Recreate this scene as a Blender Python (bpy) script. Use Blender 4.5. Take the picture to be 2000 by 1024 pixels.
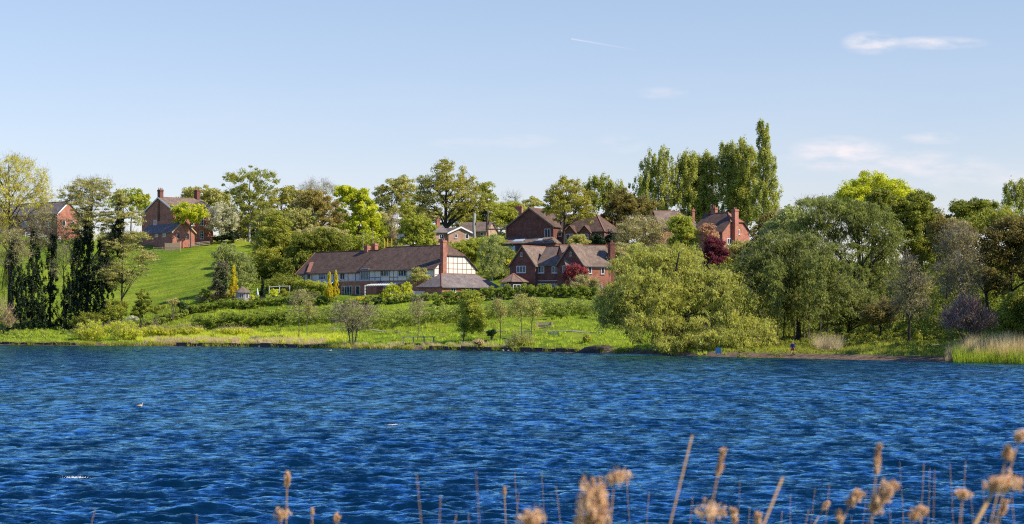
import bpy, bmesh, math, random
import numpy as np
from mathutils import Vector

for o in list(bpy.data.objects): bpy.data.objects.remove(o)
sc = bpy.context.scene
C = sc.collection
R = math.radians

# ------------------------------------------------------------------ camera, sky, sun
FPX, HOR, CH = 3900.0, 625.0, 5.0          # focal length in photo pixels, horizon row, eye height over the water
cam = bpy.data.cameras.new('camera'); camo = bpy.data.objects.new('camera', cam); C.objects.link(camo)
camo.location = (0, 0, CH); camo.rotation_euler = (R(90), 0, 0)
cam.sensor_width = 36; cam.lens = FPX / 2000 * 36; cam.shift_y = (HOR - 512) / 2000
cam.clip_start = 0.5; cam.clip_end = 12000
cam.dof.use_dof = True; cam.dof.focus_distance = 380; cam.dof.aperture_fstop = 6.5
sc.camera = camo

SUN_EL, SUN_AZ = 40, 110                    # azimuth clockwise from the view direction
w = bpy.data.worlds.new('World'); sc.world = w; w.use_nodes = True
nt = w.node_tree; N = nt.nodes; L = nt.links
sky = N.new('ShaderNodeTexSky'); sky.sky_type = 'NISHITA'; sky.sun_disc = False
sky.sun_elevation = R(SUN_EL); sky.sun_rotation = R(SUN_AZ)
sky.air_density = 1.0; sky.dust_density = 0.4; sky.ozone_density = 2.5; sky.altitude = 50
bg = N['Background']; bg.inputs[1].default_value = 0.115

def wmath(op, a, b=None, clamp=False):
    n = N.new('ShaderNodeMath'); n.operation = op; n.use_clamp = clamp
    for i, v in enumerate((a, b)):
        if v is None: continue
        if isinstance(v, (int, float)): n.inputs[i].default_value = v
        else: L.new(v, n.inputs[i])
    return n.outputs[0]

tc = N.new('ShaderNodeTexCoord')
sp = N.new('ShaderNodeSeparateXYZ'); L.new(tc.outputs['Generated'], sp.inputs[0])
ysafe = wmath('MAXIMUM', sp.outputs[1], 0.05)
u = wmath('DIVIDE', sp.outputs[0], ysafe)         # direction tangents to the right and up
v = wmath('DIVIDE', sp.outputs[2], ysafe)
front = wmath('GREATER_THAN', sp.outputs[1], 0.05)
comb = N.new('ShaderNodeCombineXYZ'); L.new(u, comb.inputs[0]); L.new(wmath('MULTIPLY', v, 3.2), comb.inputs[1])
cn = N.new('ShaderNodeTexNoise'); cn.inputs['Scale'].default_value = 46; cn.inputs['Detail'].default_value = 6
cn.inputs['Roughness'].default_value = 0.6; L.new(comb.outputs[0], cn.inputs[0])
cn2 = N.new('ShaderNodeTexNoise'); cn2.inputs['Scale'].default_value = 11; cn2.inputs['Detail'].default_value = 5
L.new(comb.outputs[0], cn2.inputs[0])
def cloud(px, py, rx, ry, amt):                   # a soft puff at a compass direction and height of the sky
    cu, cv = (px - 1000) / FPX, (HOR - py) / FPX
    a = wmath('DIVIDE', wmath('SUBTRACT', u, cu), rx / FPX); b = wmath('DIVIDE', wmath('SUBTRACT', v, cv), ry / FPX)
    d = wmath('ADD', wmath('MULTIPLY', a, a), wmath('MULTIPLY', b, b))
    m = wmath('SUBTRACT', 1.0, d, True)
    nz = wmath('MULTIPLY', wmath('SUBTRACT', cn.outputs[0], 0.36), 4.2)
    return wmath('MULTIPLY', wmath('MULTIPLY', wmath('POWER', m, 1.1), nz), amt, True)
clouds = None
for c in [(1700, 84, 62, 26, .8), (1830, 84, 110, 15, .6), (1645, 292, 110, 30, .7), (1825, 270, 70, 14, .55), (1290, 182, 60, 14, .3),
          (1215, 280, 60, 24, .22), (1020, 276, 80, 16, .25), (1720, 318, 240, 30, .5), (1900, 345, 220, 30, .35), (905, 280, 90, 14, .18)]:
    m = cloud(*c)
    clouds = m if clouds is None else wmath('ADD', clouds, m, True)
# thin high haze towards the horizon and a short vapour trail
veil = wmath('MULTIPLY', wmath('SUBTRACT', 1.0, wmath('MULTIPLY', v, 6.5), True), wmath('MULTIPLY', wmath('SUBTRACT', cn2.outputs[0], 0.30), 1.3, True), True)
clouds = wmath('ADD', clouds, wmath('MULTIPLY', veil, 0.40), True)
tu = wmath('SUBTRACT', u, (1115 - 1000) / FPX)
line = wmath('ABSOLUTE', wmath('SUBTRACT', wmath('SUBTRACT', v, (HOR - 76) / FPX), wmath('MULTIPLY', tu, -0.17)))
tr = wmath('SUBTRACT', 1.0, wmath('DIVIDE', line, 2.2 / FPX), True)
tr = wmath('MULTIPLY', tr, wmath('MULTIPLY', wmath('GREATER_THAN', tu, 0.0), wmath('SUBTRACT', 1.0, wmath('DIVIDE', tu, 135 / FPX), True)))
clouds = wmath('MULTIPLY', wmath('ADD', clouds, wmath('MULTIPLY', tr, .5), True), front)
tint = N.new('ShaderNodeMix'); tint.data_type = 'RGBA'; tint.blend_type = 'MULTIPLY'; tint.inputs[0].default_value = 1
L.new(sky.outputs[0], tint.inputs[6]); lowsky = N.new('ShaderNodeValToRGB'); L.new(wmath('MULTIPLY', v, 2.5, True), lowsky.inputs[0])
lowsky.color_ramp.elements[0].color = (1.0, .88, 1.02, 1); lowsky.color_ramp.elements[1].color = (.66, .90, 1.36, 1); lowsky.color_ramp.elements[1].position = 1.0
e = lowsky.color_ramp.elements.new(.4); e.color = (1.10, .98, 1.0, 1)
L.new(lowsky.outputs[0], tint.inputs[7])
mixc = N.new('ShaderNodeMix'); mixc.data_type = 'RGBA'
L.new(clouds, mixc.inputs[0]); L.new(tint.outputs[2], mixc.inputs[6]); mixc.inputs[7].default_value = (6.2, 5.9, 6.2, 1)
L.new(mixc.outputs[2], bg.inputs[0])

sl = bpy.data.lights.new('sun', 'SUN'); sl.energy = 5.0; sl.angle = R(0.5); sl.color = (1.0, 0.91, 0.74)
so = bpy.data.objects.new('sun', sl); C.objects.link(so); so.location = (150, -30, 150)
sd = Vector((math.sin(R(SUN_AZ)) * math.cos(R(SUN_EL)), math.cos(R(SUN_AZ)) * math.cos(R(SUN_EL)), math.sin(R(SUN_EL))))
so.rotation_euler = sd.to_track_quat('Z', 'Y').to_euler()

vs = sc.view_settings; vs.view_transform = 'Standard'; vs.look = 'None'; vs.gamma = 1; vs.exposure = 0.40; vs.use_curve_mapping = False
cy = sc.cycles
cy.max_bounces = 5; cy.diffuse_bounces = 3; cy.glossy_bounces = 2; cy.transmission_bounces = 2; cy.transparent_max_bounces = 4
cy.use_denoising = False; cy.pixel_filter_type = 'BLACKMAN_HARRIS'; cy.filter_width = 1.15; cy.sample_clamp_indirect = 4
cy.caustics_reflective = False; cy.caustics_refractive = False

# ------------------------------------------------------------------ small helpers
rng = np.random.default_rng(7)
def tag(o, label=None, cat=None, group=None, kind=None):
    if label: o['label'] = label
    if cat: o['category'] = cat
    if group: o['group'] = group
    if kind: o['kind'] = kind
    return o
def link(o, parent=None):
    C.objects.link(o)
    if parent is not None: o.parent = parent
    return o
def empty(name, loc, rz=0, **k):
    o = bpy.data.objects.new(name, None); o.location = loc; o.rotation_euler = (0, 0, rz); link(o); tag(o, **k); return o
def npmesh(name, verts, faces, mat, parent=None, smooth=False):
    """verts (n,3), faces (m,k)"""
    verts = np.ascontiguousarray(verts, dtype=np.float32); faces = np.ascontiguousarray(faces, dtype=np.int32)
    me = bpy.data.meshes.new(name); m, k = faces.shape
    me.vertices.add(len(verts)); me.vertices.foreach_set('co', verts.ravel())
    me.loops.add(m * k); me.loops.foreach_set('vertex_index', faces.ravel())
    me.polygons.add(m); me.polygons.foreach_set('loop_start', np.arange(0, m * k, k, dtype=np.int32))
    me.update(calc_edges=True)
    if smooth: me.polygons.foreach_set('use_smooth', np.ones(m, dtype=bool))
    if mat: me.materials.append(mat)
    o = bpy.data.objects.new(name, me); return link(o, parent)

class MB:                                         # collects polygons, builds one mesh object
    def __init__(s): s.v = []; s.f = []
    def poly(s, pts):
        i = len(s.v); s.v += [tuple(p) for p in pts]; s.f.append(tuple(range(i, i + len(pts))))
    def prism(s, pts, d):                         # polygon extruded by vector d
        d = Vector(d); a = [Vector(p) for p in pts]; b = [p + d for p in a]; n = len(a); i = len(s.v)
        s.v += [tuple(p) for p in a + b]
        s.f.append(tuple(range(i, i + n))); s.f.append(tuple(range(i + 2 * n - 1, i + n - 1, -1)))
        for k in range(n):
            k2 = (k + 1) % n; s.f.append((i + k2, i + k, i + n + k, i + n + k2))
    def box(s, x0, x1, y0, y1, z0, z1):
        s.prism([(x0, y0, z0), (x1, y0, z0), (x1, y1, z0), (x0, y1, z0)], (0, 0, z1 - z0))
    def bar(s, p, q, w, h=None):                  # square bar between two points
        p, q = Vector(p), Vector(q); d = q - p; h = h or w
        a = d.cross(Vector((0, 0, 1)));
        if a.length < 1e-5: a = Vector((1, 0, 0))
        a.normalize(); b = d.cross(a).normalized()
        s.prism([p + a * w / 2 + b * h / 2, p - a * w / 2 + b * h / 2, p - a * w / 2 - b * h / 2, p + a * w / 2 - b * h / 2], d)
    def tube(s, pts, rad, n=6):
        i0 = len(s.v); pts = [Vector(p) for p in pts]
        for k, p in enumerate(pts):
            d = (pts[min(k + 1, len(pts) - 1)] - pts[max(k - 1, 0)]).normalized()
            a = d.cross(Vector((0.3, 1, 0.1))).normalized(); b = d.cross(a).normalized()
            for j in range(n):
                t = 2 * math.pi * j / n; s.v.append(tuple(p + (a * math.cos(t) + b * math.sin(t)) * rad[k]))
        for k in range(len(pts) - 1):
            for j in range(n):
                j2 = (j + 1) % n; s.f.append((i0 + k * n + j, i0 + k * n + j2, i0 + (k + 1) * n + j2, i0 + (k + 1) * n + j))
        s.f.append(tuple(range(i0 + n - 1, i0 - 1, -1))); e = i0 + (len(pts) - 1) * n; s.f.append(tuple(range(e, e + n)))
    def build(s, name, mat, parent=None, smooth=False):
        me = bpy.data.meshes.new(name); me.from_pydata(s.v, [], s.f); me.update()
        bm = bmesh.new(); bm.from_mesh(me); bmesh.ops.recalc_face_normals(bm, faces=bm.faces); bm.to_mesh(me); bm.free()
        if smooth: me.polygons.foreach_set('use_smooth', [True] * len(me.polygons))
        me.materials.append(mat); o = bpy.data.objects.new(name, me); return link(o, parent)

# ------------------------------------------------------------------ materials
def mat(name):
    m = bpy.data.materials.new(name); m.use_nodes = True; t = m.node_tree
    return m, t, t.nodes['Principled BSDF']
def setspec(p, v):
    p.inputs['Specular IOR Level'].default_value = v
def surf(name, c1, c2, scale=2.0, rough=0.85, bump=0.0, bscale=None, detail=5, c3=None, stretch=None, spec=0.25):
    m, t, p = mat(name)
    tcn = t.nodes.new('ShaderNodeTexCoord'); src = tcn.outputs['Object']
    if stretch:
        mp = t.nodes.new('ShaderNodeMapping'); mp.inputs['Scale'].default_value = stretch; t.links.new(src, mp.inputs[0]); src = mp.outputs[0]
    n = t.nodes.new('ShaderNodeTexNoise'); n.inputs['Scale'].default_value = scale; n.inputs['Detail'].default_value = detail
    n.inputs['Roughness'].default_value = 0.65; t.links.new(src, n.inputs[0])
    r = t.nodes.new('ShaderNodeValToRGB'); r.color_ramp.elements[0].position = .32; r.color_ramp.elements[1].position = .68
    r.color_ramp.elements[0].color = (*c1, 1); r.color_ramp.elements[1].color = (*c2, 1)
    if c3: e = r.color_ramp.elements.new(.5); e.color = (*c3, 1)
    t.links.new(n.outputs[0], r.inputs[0]); t.links.new(r.outputs[0], p.inputs['Base Color'])
    p.inputs['Roughness'].default_value = rough; setspec(p, spec)
    if bump:
        n2 = t.nodes.new('ShaderNodeTexNoise'); n2.inputs['Scale'].default_value = bscale or scale * 4; n2.inputs['Detail'].default_value = 4
        t.links.new(src, n2.inputs[0]); b = t.nodes.new('ShaderNodeBump'); b.inputs['Strength'].default_value = bump; b.inputs['Distance'].default_value = .1
        t.links.new(n2.outputs[0], b.inputs['Height']); t.links.new(b.outputs[0], p.inputs['Normal'])
    return m
def brick(name, c1, c2, mortar, tile=False):
    """bricks, or courses of roof tiles, with weathering"""
    m, t, p = mat(name); nn = t.nodes; ll = t.links
    tcn = nn.new('ShaderNodeTexCoord'); s = nn.new('ShaderNodeSeparateXYZ'); ll.new(tcn.outputs['Object'], s.inputs[0])
    ad = nn.new('ShaderNodeMath'); ad.operation = 'ADD'; ll.new(s.outputs[0], ad.inputs[0]); ll.new(s.outputs[1], ad.inputs[1])
    cb = nn.new('ShaderNodeCombineXYZ'); ll.new(ad.outputs[0], cb.inputs[0]); ll.new(s.outputs[2], cb.inputs[1])
    b = nn.new('ShaderNodeTexBrick'); ll.new(cb.outputs[0], b.inputs[0])
    b.inputs['Scale'].default_value = 1.0
    b.inputs['Brick Width'].default_value = 0.33 if tile else 0.24; b.inputs['Row Height'].default_value = 0.22 if tile else 0.085
    b.inputs['Mortar Size'].default_value = 0.02 if tile else 0.012; b.inputs['Mortar Smooth'].default_value = .3
    b.inputs['Color1'].default_value = (*c1, 1); b.inputs['Color2'].default_value = (*c2, 1); b.inputs['Mortar'].default_value = (*mortar, 1)
    n = nn.new('ShaderNodeTexNoise'); n.inputs['Scale'].default_value = .7; n.inputs['Detail'].default_value = 7; n.inputs['Roughness'].default_value = .7
    ll.new(tcn.outputs['Object'], n.inputs[0])
    r = nn.new('ShaderNodeValToRGB'); r.color_ramp.elements[0].position = .3; r.color_ramp.elements[1].position = .72
    r.color_ramp.elements[0].color = (.62, .60, .60, 1); r.color_ramp.elements[1].color = (1.3, 1.27, 1.22, 1)
    ll.new(n.outputs[0], r.inputs[0])
    mx = nn.new('ShaderNodeMix'); mx.data_type = 'RGBA'; mx.blend_type = 'MULTIPLY'; mx.inputs[0].default_value = 1
    ll.new(b.outputs[0], mx.inputs[6]); ll.new(r.outputs[0], mx.inputs[7]); ll.new(mx.outputs[2], p.inputs['Base Color'])
    p.inputs['Roughness'].default_value = .9; setspec(p, .15)
    bp = nn.new('ShaderNodeBump'); bp.inputs['Strength'].default_value = .5; bp.inputs['Distance'].default_value = .03; bp.invert = True
    ll.new(b.outputs['Fac'], bp.inputs['Height']); ll.new(bp.outputs[0], p.inputs['Normal'])
    return m
def leaf(name, ca, cb, trans=.35, nscale=.5, cc=None):
    """leaf: two or three natural hues spread by clump (noise) and by leaf, with light coming through"""
    m, t, p = mat(name); nn = t.nodes; ll = t.links
    geo = nn.new('ShaderNodeNewGeometry'); tcn = nn.new('ShaderNodeTexCoord')
    n = nn.new('ShaderNodeTexNoise'); n.inputs['Scale'].default_value = nscale; n.inputs['Detail'].default_value = 3; ll.new(tcn.outputs['Object'], n.inputs[0])
    a = nn.new('ShaderNodeMath'); a.operation = 'MULTIPLY_ADD'; ll.new(geo.outputs['Random Per Island'], a.inputs[0]); a.inputs[1].default_value = .45; a.inputs[2].default_value = -.225
    b = nn.new('ShaderNodeMath'); b.operation = 'ADD'; ll.new(n.outputs[0], b.inputs[0]); ll.new(a.outputs[0], b.inputs[1])
    r = nn.new('ShaderNodeValToRGB'); r.color_ramp.elements[0].position = .28; r.color_ramp.elements[1].position = .72
    r.color_ramp.elements[0].color = (*ca, 1); r.color_ramp.elements[1].color = (*cb, 1)
    if cc: e = r.color_ramp.elements.new(.52); e.color = (*cc, 1)
    ll.new(b.outputs[0], r.inputs[0]); ll.new(r.outputs[0], p.inputs['Base Color'])
    p.inputs['Roughness'].default_value = .55; setspec(p, .3)
    tl = nn.new('ShaderNodeBsdfTranslucent')
    hs = nn.new('ShaderNodeHueSaturation'); hs.inputs['Hue'].default_value = .49; hs.inputs['Value'].default_value = 1.25; ll.new(r.outputs[0], hs.inputs['Color']); ll.new(hs.outputs[0], tl.inputs[0])
    ms = nn.new('ShaderNodeMixShader'); ms.inputs[0].default_value = trans
    ll.new(p.outputs[0], ms.inputs[1]); ll.new(tl.outputs[0], ms.inputs[2]); ll.new(ms.outputs[0], nn['Material Output'].inputs[0])
    return m

M = {}
M['bark'] = surf('bark', (.06, .045, .03), (.14, .11, .08), 3, bump=.4)
M['bark_dark'] = surf('bark_dark', (.025, .02, .014), (.06, .048, .035), 3, bump=.4)
M['bark_pale'] = surf('bark_pale', (.22, .2, .17), (.42, .39, .34), 3, bump=.3)
M['twig_grey'] = surf('twig_grey', (.17, .14, .09), (.32, .27, .18), 3)
M['twig_pink'] = surf('twig_pink', (.26, .16, .12), (.46, .30, .22), 3)
M['twig_tan'] = surf('twig_tan', (.22, .16, .08), (.36, .27, .15), 3)
G = dict(
 mid=((.085, .12, .018), (.22, .27, .04)), fresh=((.10, .15, .018), (.24, .30, .045)), lime=((.12, .19, .012), (.33, .40, .025)),
 oak=((.13, .13, .018), (.31, .28, .04)), ochre=((.13, .11, .022), (.29, .235, .055)), bronze=((.085, .075, .018), (.19, .155, .03)),
 willow=((.14, .17, .03), (.32, .34, .07)), greywil=((.11, .14, .045), (.25, .29, .09)), dark=((.025, .045, .012), (.07, .11, .025)),
 ivy=((.008, .02, .006), (.035, .06, .018)), yellow=((.17, .20, .015), (.46, .42, .02)), wyel=((.33, .28, .03), (.62, .52, .06)),
 brownish=((.16, .14, .05), (.34, .31, .11)), poplar=((.09, .13, .03), (.25, .31, .07)), deep=((.05, .08, .012), (.15, .19, .025)),
 shadewil=((.068, .085, .022), (.18, .215, .05)), red=((.06, .012, .015), (.14, .03, .035)), pinkish=((.20, .10, .07), (.34, .22, .10)),  # shadewil: willow leaf darkened, the right wood's shade put into its colour
 gold=((.28, .22, .01), (.48, .38, .02)), blossom=((.20, .21, .10), (.40, .37, .26)), alder=((.13, .14, .04), (.31, .31, .09)),
 conif=((.012, .022, .008), (.04, .055, .015)), grassy=((.12, .2, .02), (.25, .36, .035)), dry=((.26, .20, .10), (.44, .34, .19)),
 osier=((.26, .29, .025), (.50, .50, .04)), hedge=((.05, .09, .012), (.15, .22, .03)), bramble=((.09, .12, .02), (.22, .27, .05)),
 reedhead=((.25, .185, .08), (.45, .345, .17)), maplered=((.12, .02, .02), (.25, .06, .05)))
YEL = ('mid', 'fresh', 'lime', 'deep', 'poplar', 'hedge', 'grassy')
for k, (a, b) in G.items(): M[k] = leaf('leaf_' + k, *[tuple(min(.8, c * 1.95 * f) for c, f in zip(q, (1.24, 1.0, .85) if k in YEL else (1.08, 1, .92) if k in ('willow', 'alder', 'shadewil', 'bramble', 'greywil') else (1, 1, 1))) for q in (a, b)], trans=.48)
M['conif'] = leaf('leaf_conifer', *G['conif'], trans=.1); M['ivy'] = leaf('leaf_ivy', *G['ivy'], trans=.1)

# ------------------------------------------------------------------ terrain
PXC = np.array([0, 250, 450, 700, 1000, 1200, 1500, 1800, 2000], float)
SY = [(0, 674), (250, 676), (500, 678), (700, 681.5), (900, 684.5), (1090, 688.5), (1240, 691), (1400, 697), (1550, 700), (1800, 706), (2000, 710)]
def shoreD(px):
    py = np.interp(px, [a for a, _ in SY], [b for _, b in SY]); return CH * FPX / (py - HOR)
def zz(D, py): return CH + (HOR - py) * D / FPX
PROF = {
 0: [(2, .5), (30, zz(430, 641)), (62, 6), (102, 14), (147, zz(545, 461)), (200, 29.5), (600, 30)],
 250: [(3, .6), (36, zz(418, 650)), (58, zz(440, 615)), (78, zz(460, 592)), (118, zz(500, 532)), (168, zz(550, 472)), (220, 28.5), (620, 30)],
 450: [(3, .6), (30, zz(401, 650)), (50, zz(421, 615)), (60, zz(431, 590)), (75, zz(446, 576)), (110, zz(480, 532)), (174, zz(545, 472)), (230, 28), (620, 30)],
 700: [(4, .6), (28, zz(373, 655)), (50, zz(395, 620)), (67, zz(412, 600)), (77, zz(422, 581)), (95, 10.5), (125, 15), (155, 20), (195, 25), (255, 27), (655, 29)],
 1000: [(3, .7), (27, zz(345, 647)), (52, zz(370, 615)), (77, zz(395, 591)), (87, zz(405, 580)), (107, 10), (132, 15), (162, 21), (202, 24), (282, 27), (680, 28)],
 1200: [(3, .8), (30, zz(330, 647)), (60, zz(360, 612)), (85, zz(385, 592)), (105, 9.7), (125, 10), (160, 14), (200, 20), (300, 25), (700, 27)],
 1500: [(5, .7), (40, 1.8), (80, 4), (120, 8), (170, 13), (240, 18), (340, 23), (740, 25)],
 1800: [(5, .6), (30, zz(271, 672)), (60, zz(301, 656)), (100, 5), (160, 11), (260, 17), (360, 22), (760, 24)],
 2000: [(5, .5), (33, zz(262, 672)), (70, 3), (110, 5), (170, 11), (270, 17), (370, 22), (770, 24)]}
def gz(x, y):
    x = np.asarray(x, float); y = np.asarray(y, float)
    px = np.clip(1000 + FPX * x / np.maximum(y, 40), 0, 2000); t = y - shoreD(px)
    cols = []
    for c in PXC:
        pr = [(-60, -2.5), (-3, -.35), (0, 0)] + PROF[int(c)] + [(6000, 15)]
        cols.append(np.interp(t, [a for a, _ in pr], [b for _, b in pr]))
    cols = np.array(cols); i = np.clip(np.searchsorted(PXC, px, side='right') - 1, 0, len(PXC) - 2)
    f = (px - PXC[i]) / (PXC[i + 1] - PXC[i]); f = f * f * (3 - 2 * f)
    z = np.take_along_axis(cols, i[None], 0)[0] * (1 - f) + np.take_along_axis(cols, i[None] + 1, 0)[0] * f if z_is_arr(x) else cols[i] * (1 - f) + cols[i + 1] * f
    near = np.interp(y, [-40, 0.5, 3.5, 6, 10, 14, 22], [3.6, 3.4, 1.6, 1.1, .5, -.3, -2.5])
    z = np.where(y < 22, near, z)
    bumpy = .18 * np.sin(x * .31 + y * .11) * np.sin(y * .23 - x * .07) + .12 * np.sin(x * .83 + 1.7) * np.sin(y * .61 + x * .2)
    return z + np.where((y > 40) & (t > 6), bumpy, 0)
def z_is_arr(x): return np.ndim(x) > 0
def gzs(x, y): return float(gz(np.array([x]), np.array([y]))[0])
def X(px, D): return (px - 1000) * D / FPX
def P(px, py, D): return Vector((X(px, D), D, CH + (HOR - py) * D / FPX))

pxs = np.concatenate([np.arange(-3000, -200, 40), np.arange(-200, 2200, 8), np.arange(2200, 5001, 40)]).astype(float)
ys = np.concatenate([np.arange(-40, 0, 4), np.arange(0, 24, 1), np.arange(24, 215, 12), np.arange(215, 620, 1.6), 620 * 1.06 ** np.arange(0, 40)])
GX = (pxs[None, :] - 1000) / FPX * np.maximum(ys[:, None], 40); GY = np.repeat(ys[:, None], len(pxs), 1)
GZ = gz(GX.ravel(), GY.ravel())
def gridfaces(nr, nc):
    i = np.arange(nr - 1)[:, None] * nc + np.arange(nc - 1)[None]; i = i.ravel()
    return np.stack([i, i + 1, i + nc + 1, i + nc], 1)
gm, t, p = mat('meadow'); nn = t.nodes; ll = t.links
tcn = nn.new('ShaderNodeTexCoord'); geo = nn.new('ShaderNodeNewGeometry')
def noise(sc_, det=5, rough=.6, src=None, stretch=None):
    n = nn.new('ShaderNodeTexNoise'); n.inputs['Scale'].default_value = sc_; n.inputs['Detail'].default_value = det; n.inputs['Roughness'].default_value = rough
    mp = nn.new('ShaderNodeMapping'); mp.inputs['Scale'].default_value = stretch or (1, 1, 1); ll.new(tcn.outputs['Object'], mp.inputs[0]); ll.new(mp.outputs[0], n.inputs[0]); return n.outputs[0]
def ramp(f, pts):
    r = nn.new('ShaderNodeValToRGB'); e = r.color_ramp.elements
    e[0].position, e[0].color = pts[0][0], (*pts[0][1], 1); e[1].position, e[1].color = pts[-1][0], (*pts[-1][1], 1)
    for q, c in pts[1:-1]: k = e.new(q); k.color = (*c, 1)
    ll.new(f, r.inputs[0]); return r.outputs[0]
def mixrgb(f, a, b, bt='MIX'):
    m = nn.new('ShaderNodeMix'); m.data_type = 'RGBA'; m.blend_type = bt
    for s, i in ((f, 0), (a, 6), (b, 7)):
        if isinstance(s, (float, int)): m.inputs[i].default_value = s
        elif isinstance(s, tuple): m.inputs[i].default_value = (*s, 1)
        else: ll.new(s, m.inputs[i])
    return m.outputs[2]
base = ramp(noise(.05, 4, stretch=(1, .35, 1)), [(.35, (.13, .205, .012)), (.5, (.18, .25, .016)), (.65, (.235, .295, .025))])
fine = ramp(noise(1.3, 8, .75), [(.3, (.55, .6, .5)), (.5, (1, 1, 1)), (.72, (1.45, 1.35, 1.3))])
col = mixrgb(1.0, base, fine, 'MULTIPLY')
mow = ramp(noise(.33, 3, .5, stretch=(.10, 1.6, 1)), [(.38, (.80, .84, .8)), (.62, (1.16, 1.12, 1.1))]); col = mixrgb(1.0, col, mow, 'MULTIPLY')
weed = ramp(noise(.16, 7, .8, stretch=(1, .5, 1)), [(.54, (0, 0, 0)), (.62, (.75, .75, .75))]); col = mixrgb(weed, col, (.085, .15, .018))
tuss = ramp(noise(.5, 6, .75), [(.60, (0, 0, 0)), (.70, (.45, .45, .45))]); col = mixrgb(tuss, col, (.36, .32, .12))
straw = ramp(noise(.22, 5), [(.55, (0, 0, 0)), (.7, (1, 1, 1))])
col = mixrgb(straw, col, mixrgb(1.0, col, (1.25, 1.02, 1.3), 'MULTIPLY'))
sepz = nn.new('ShaderNodeSeparateXYZ'); ll.new(geo.outputs['Position'], sepz.inputs[0])
zr = nn.new('ShaderNodeMapRange'); zr.inputs[1].default_value = .45; zr.inputs[2].default_value = .8; ll.new(sepz.outputs[2], zr.inputs[0])
soil = ramp(noise(.9, 6), [(.3, (.09, .06, .04)), (.7, (.27, .18, .12))])
col = mixrgb(zr.outputs[0], soil, col)
ll.new(col, p.inputs['Base Color']); p.inputs['Roughness'].default_value = .95; setspec(p, .1)
bp = nn.new('ShaderNodeBump'); bp.inputs['Strength'].default_value = 1; bp.inputs['Distance'].default_value = .35
ll.new(noise(1.8, 6, .8), bp.inputs['Height']); ll.new(bp.outputs[0], p.inputs['Normal'])
ground = npmesh('ground', np.stack([GX.ravel(), GY.ravel(), GZ], 1), gridfaces(len(ys), len(pxs)), gm, smooth=True)
tag(ground, kind='structure')

# ------------------------------------------------------------------ water with modelled waves
wpx = np.concatenate([np.arange(-3000, -400, 40), np.arange(-400, 2400, 2.6), np.arange(2400, 5001, 40)]).astype(float)
wy = [8.0]
while wy[-1] < 440:
    y = wy[-1]; wy.append(y + (2.0 if y < 44 else .10 + .15 * ((y - 44) / 60.0) ** 1.25))
wy = np.array(wy)
WX = (wpx[None, :] - 1000) / FPX * np.maximum(wy[:, None], 8); WY = np.repeat(wy[:, None], len(wpx), 1)
WZ = np.zeros_like(WX)
wr = np.random.default_rng(3)
step = np.gradient(wy)[:, None]
env = 1 + .28 * np.sin(WX * .05 + WY * .021 + .5) * np.sin(WY * .037 - WX * .013) + .35 * np.sin(WX * .19 + WY * .11) * np.sin(WY * .16 - WX * .05 + 1.3)
for k in range(60):
    lam = 0.30 * (4.2 / .30) ** ((k + wr.random()) / 60) ; th = wr.normal(0, .36 if lam < 1 else .24) + .08
    kx, ky = math.sin(th) * 2 * math.pi / lam, -math.cos(th) * 2 * math.pi / lam
    amp = .0072 * lam ** .75 if lam < 1.3 else .0078 * 1.3 ** .75 * (1.3 / lam) ** .4
    fade = np.clip((lam / step - 1.6) / 1.6, 0, 1)
    ph = kx * WX + ky * WY + wr.random() * 6.28
    ph = ph + .7 * np.sin(WX * .37 / lam ** .5 + k) * np.sin(WY * .23 / lam ** .5 + 2 * k)
    s = np.sin(ph); WZ += amp * fade * (s + .25 * np.cos(2 * ph)) * env
WZ *= 1.15 * np.clip((wy[:, None] - 8) / 20, 0, 1)
shore = shoreD(np.clip(wpx, 0, 2000))[None, :]; WZ *= np.clip((shore - WY) / 12, .15, 1)
wm, t, p = mat('lake_water'); nn = t.nodes; ll = t.links
tcn = nn.new('ShaderNodeTexCoord')
p.inputs['Base Color'].default_value = (.001, .022, .075, 1); p.inputs['Roughness'].default_value = .05; p.inputs['IOR'].default_value = 1.36
p.inputs['Specular Tint'].default_value = (.16, .66, 1, 1)
h1 = noise(2.2, 4, .65, stretch=(.45, 1.2, 1)); h2 = noise(8.5, 3, .65, stretch=(.5, 1.2, 1)); h3 = noise(.35, 3, .55, stretch=(.6, 1.1, 1))
def bump(h, dist, prev=None):
    b = nn.new('ShaderNodeBump'); b.inputs['Strength'].default_value = 1; b.inputs['Distance'].default_value = dist; ll.new(h, b.inputs['Height'])
    if prev: ll.new(prev, b.inputs['Normal'])
    return b.outputs[0]
wn = bump(h2, .022, bump(h1, .08, bump(h3, .16)))
geo = nn.new('ShaderNodeNewGeometry'); sy_ = nn.new('ShaderNodeSeparateXYZ'); ll.new(geo.outputs['Position'], sy_.inputs[0])
# ripples finer than the modelled waves act as roughness over the open middle of the lake
rr_ = nn.new('ShaderNodeMapRange'); rr_.inputs[1].default_value = 50; rr_.inputs[2].default_value = 260; rr_.inputs[3].default_value = .03; rr_.inputs[4].default_value = .13; ll.new(sy_.outputs[1], rr_.inputs[0])
fr = nn.new('ShaderNodeFresnel'); fr.inputs[0].default_value = 1.34; ll.new(wn, fr.inputs[1])
gl = nn.new('ShaderNodeBsdfGlossy'); gl.inputs['Color'].default_value = (.37, .75, .96, 1); ll.new(rr_.outputs[0], gl.inputs['Roughness']); ll.new(wn, gl.inputs['Normal'])
df = nn.new('ShaderNodeBsdfDiffuse'); df.inputs[0].default_value = (.001, .014, .038, 1)
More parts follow.
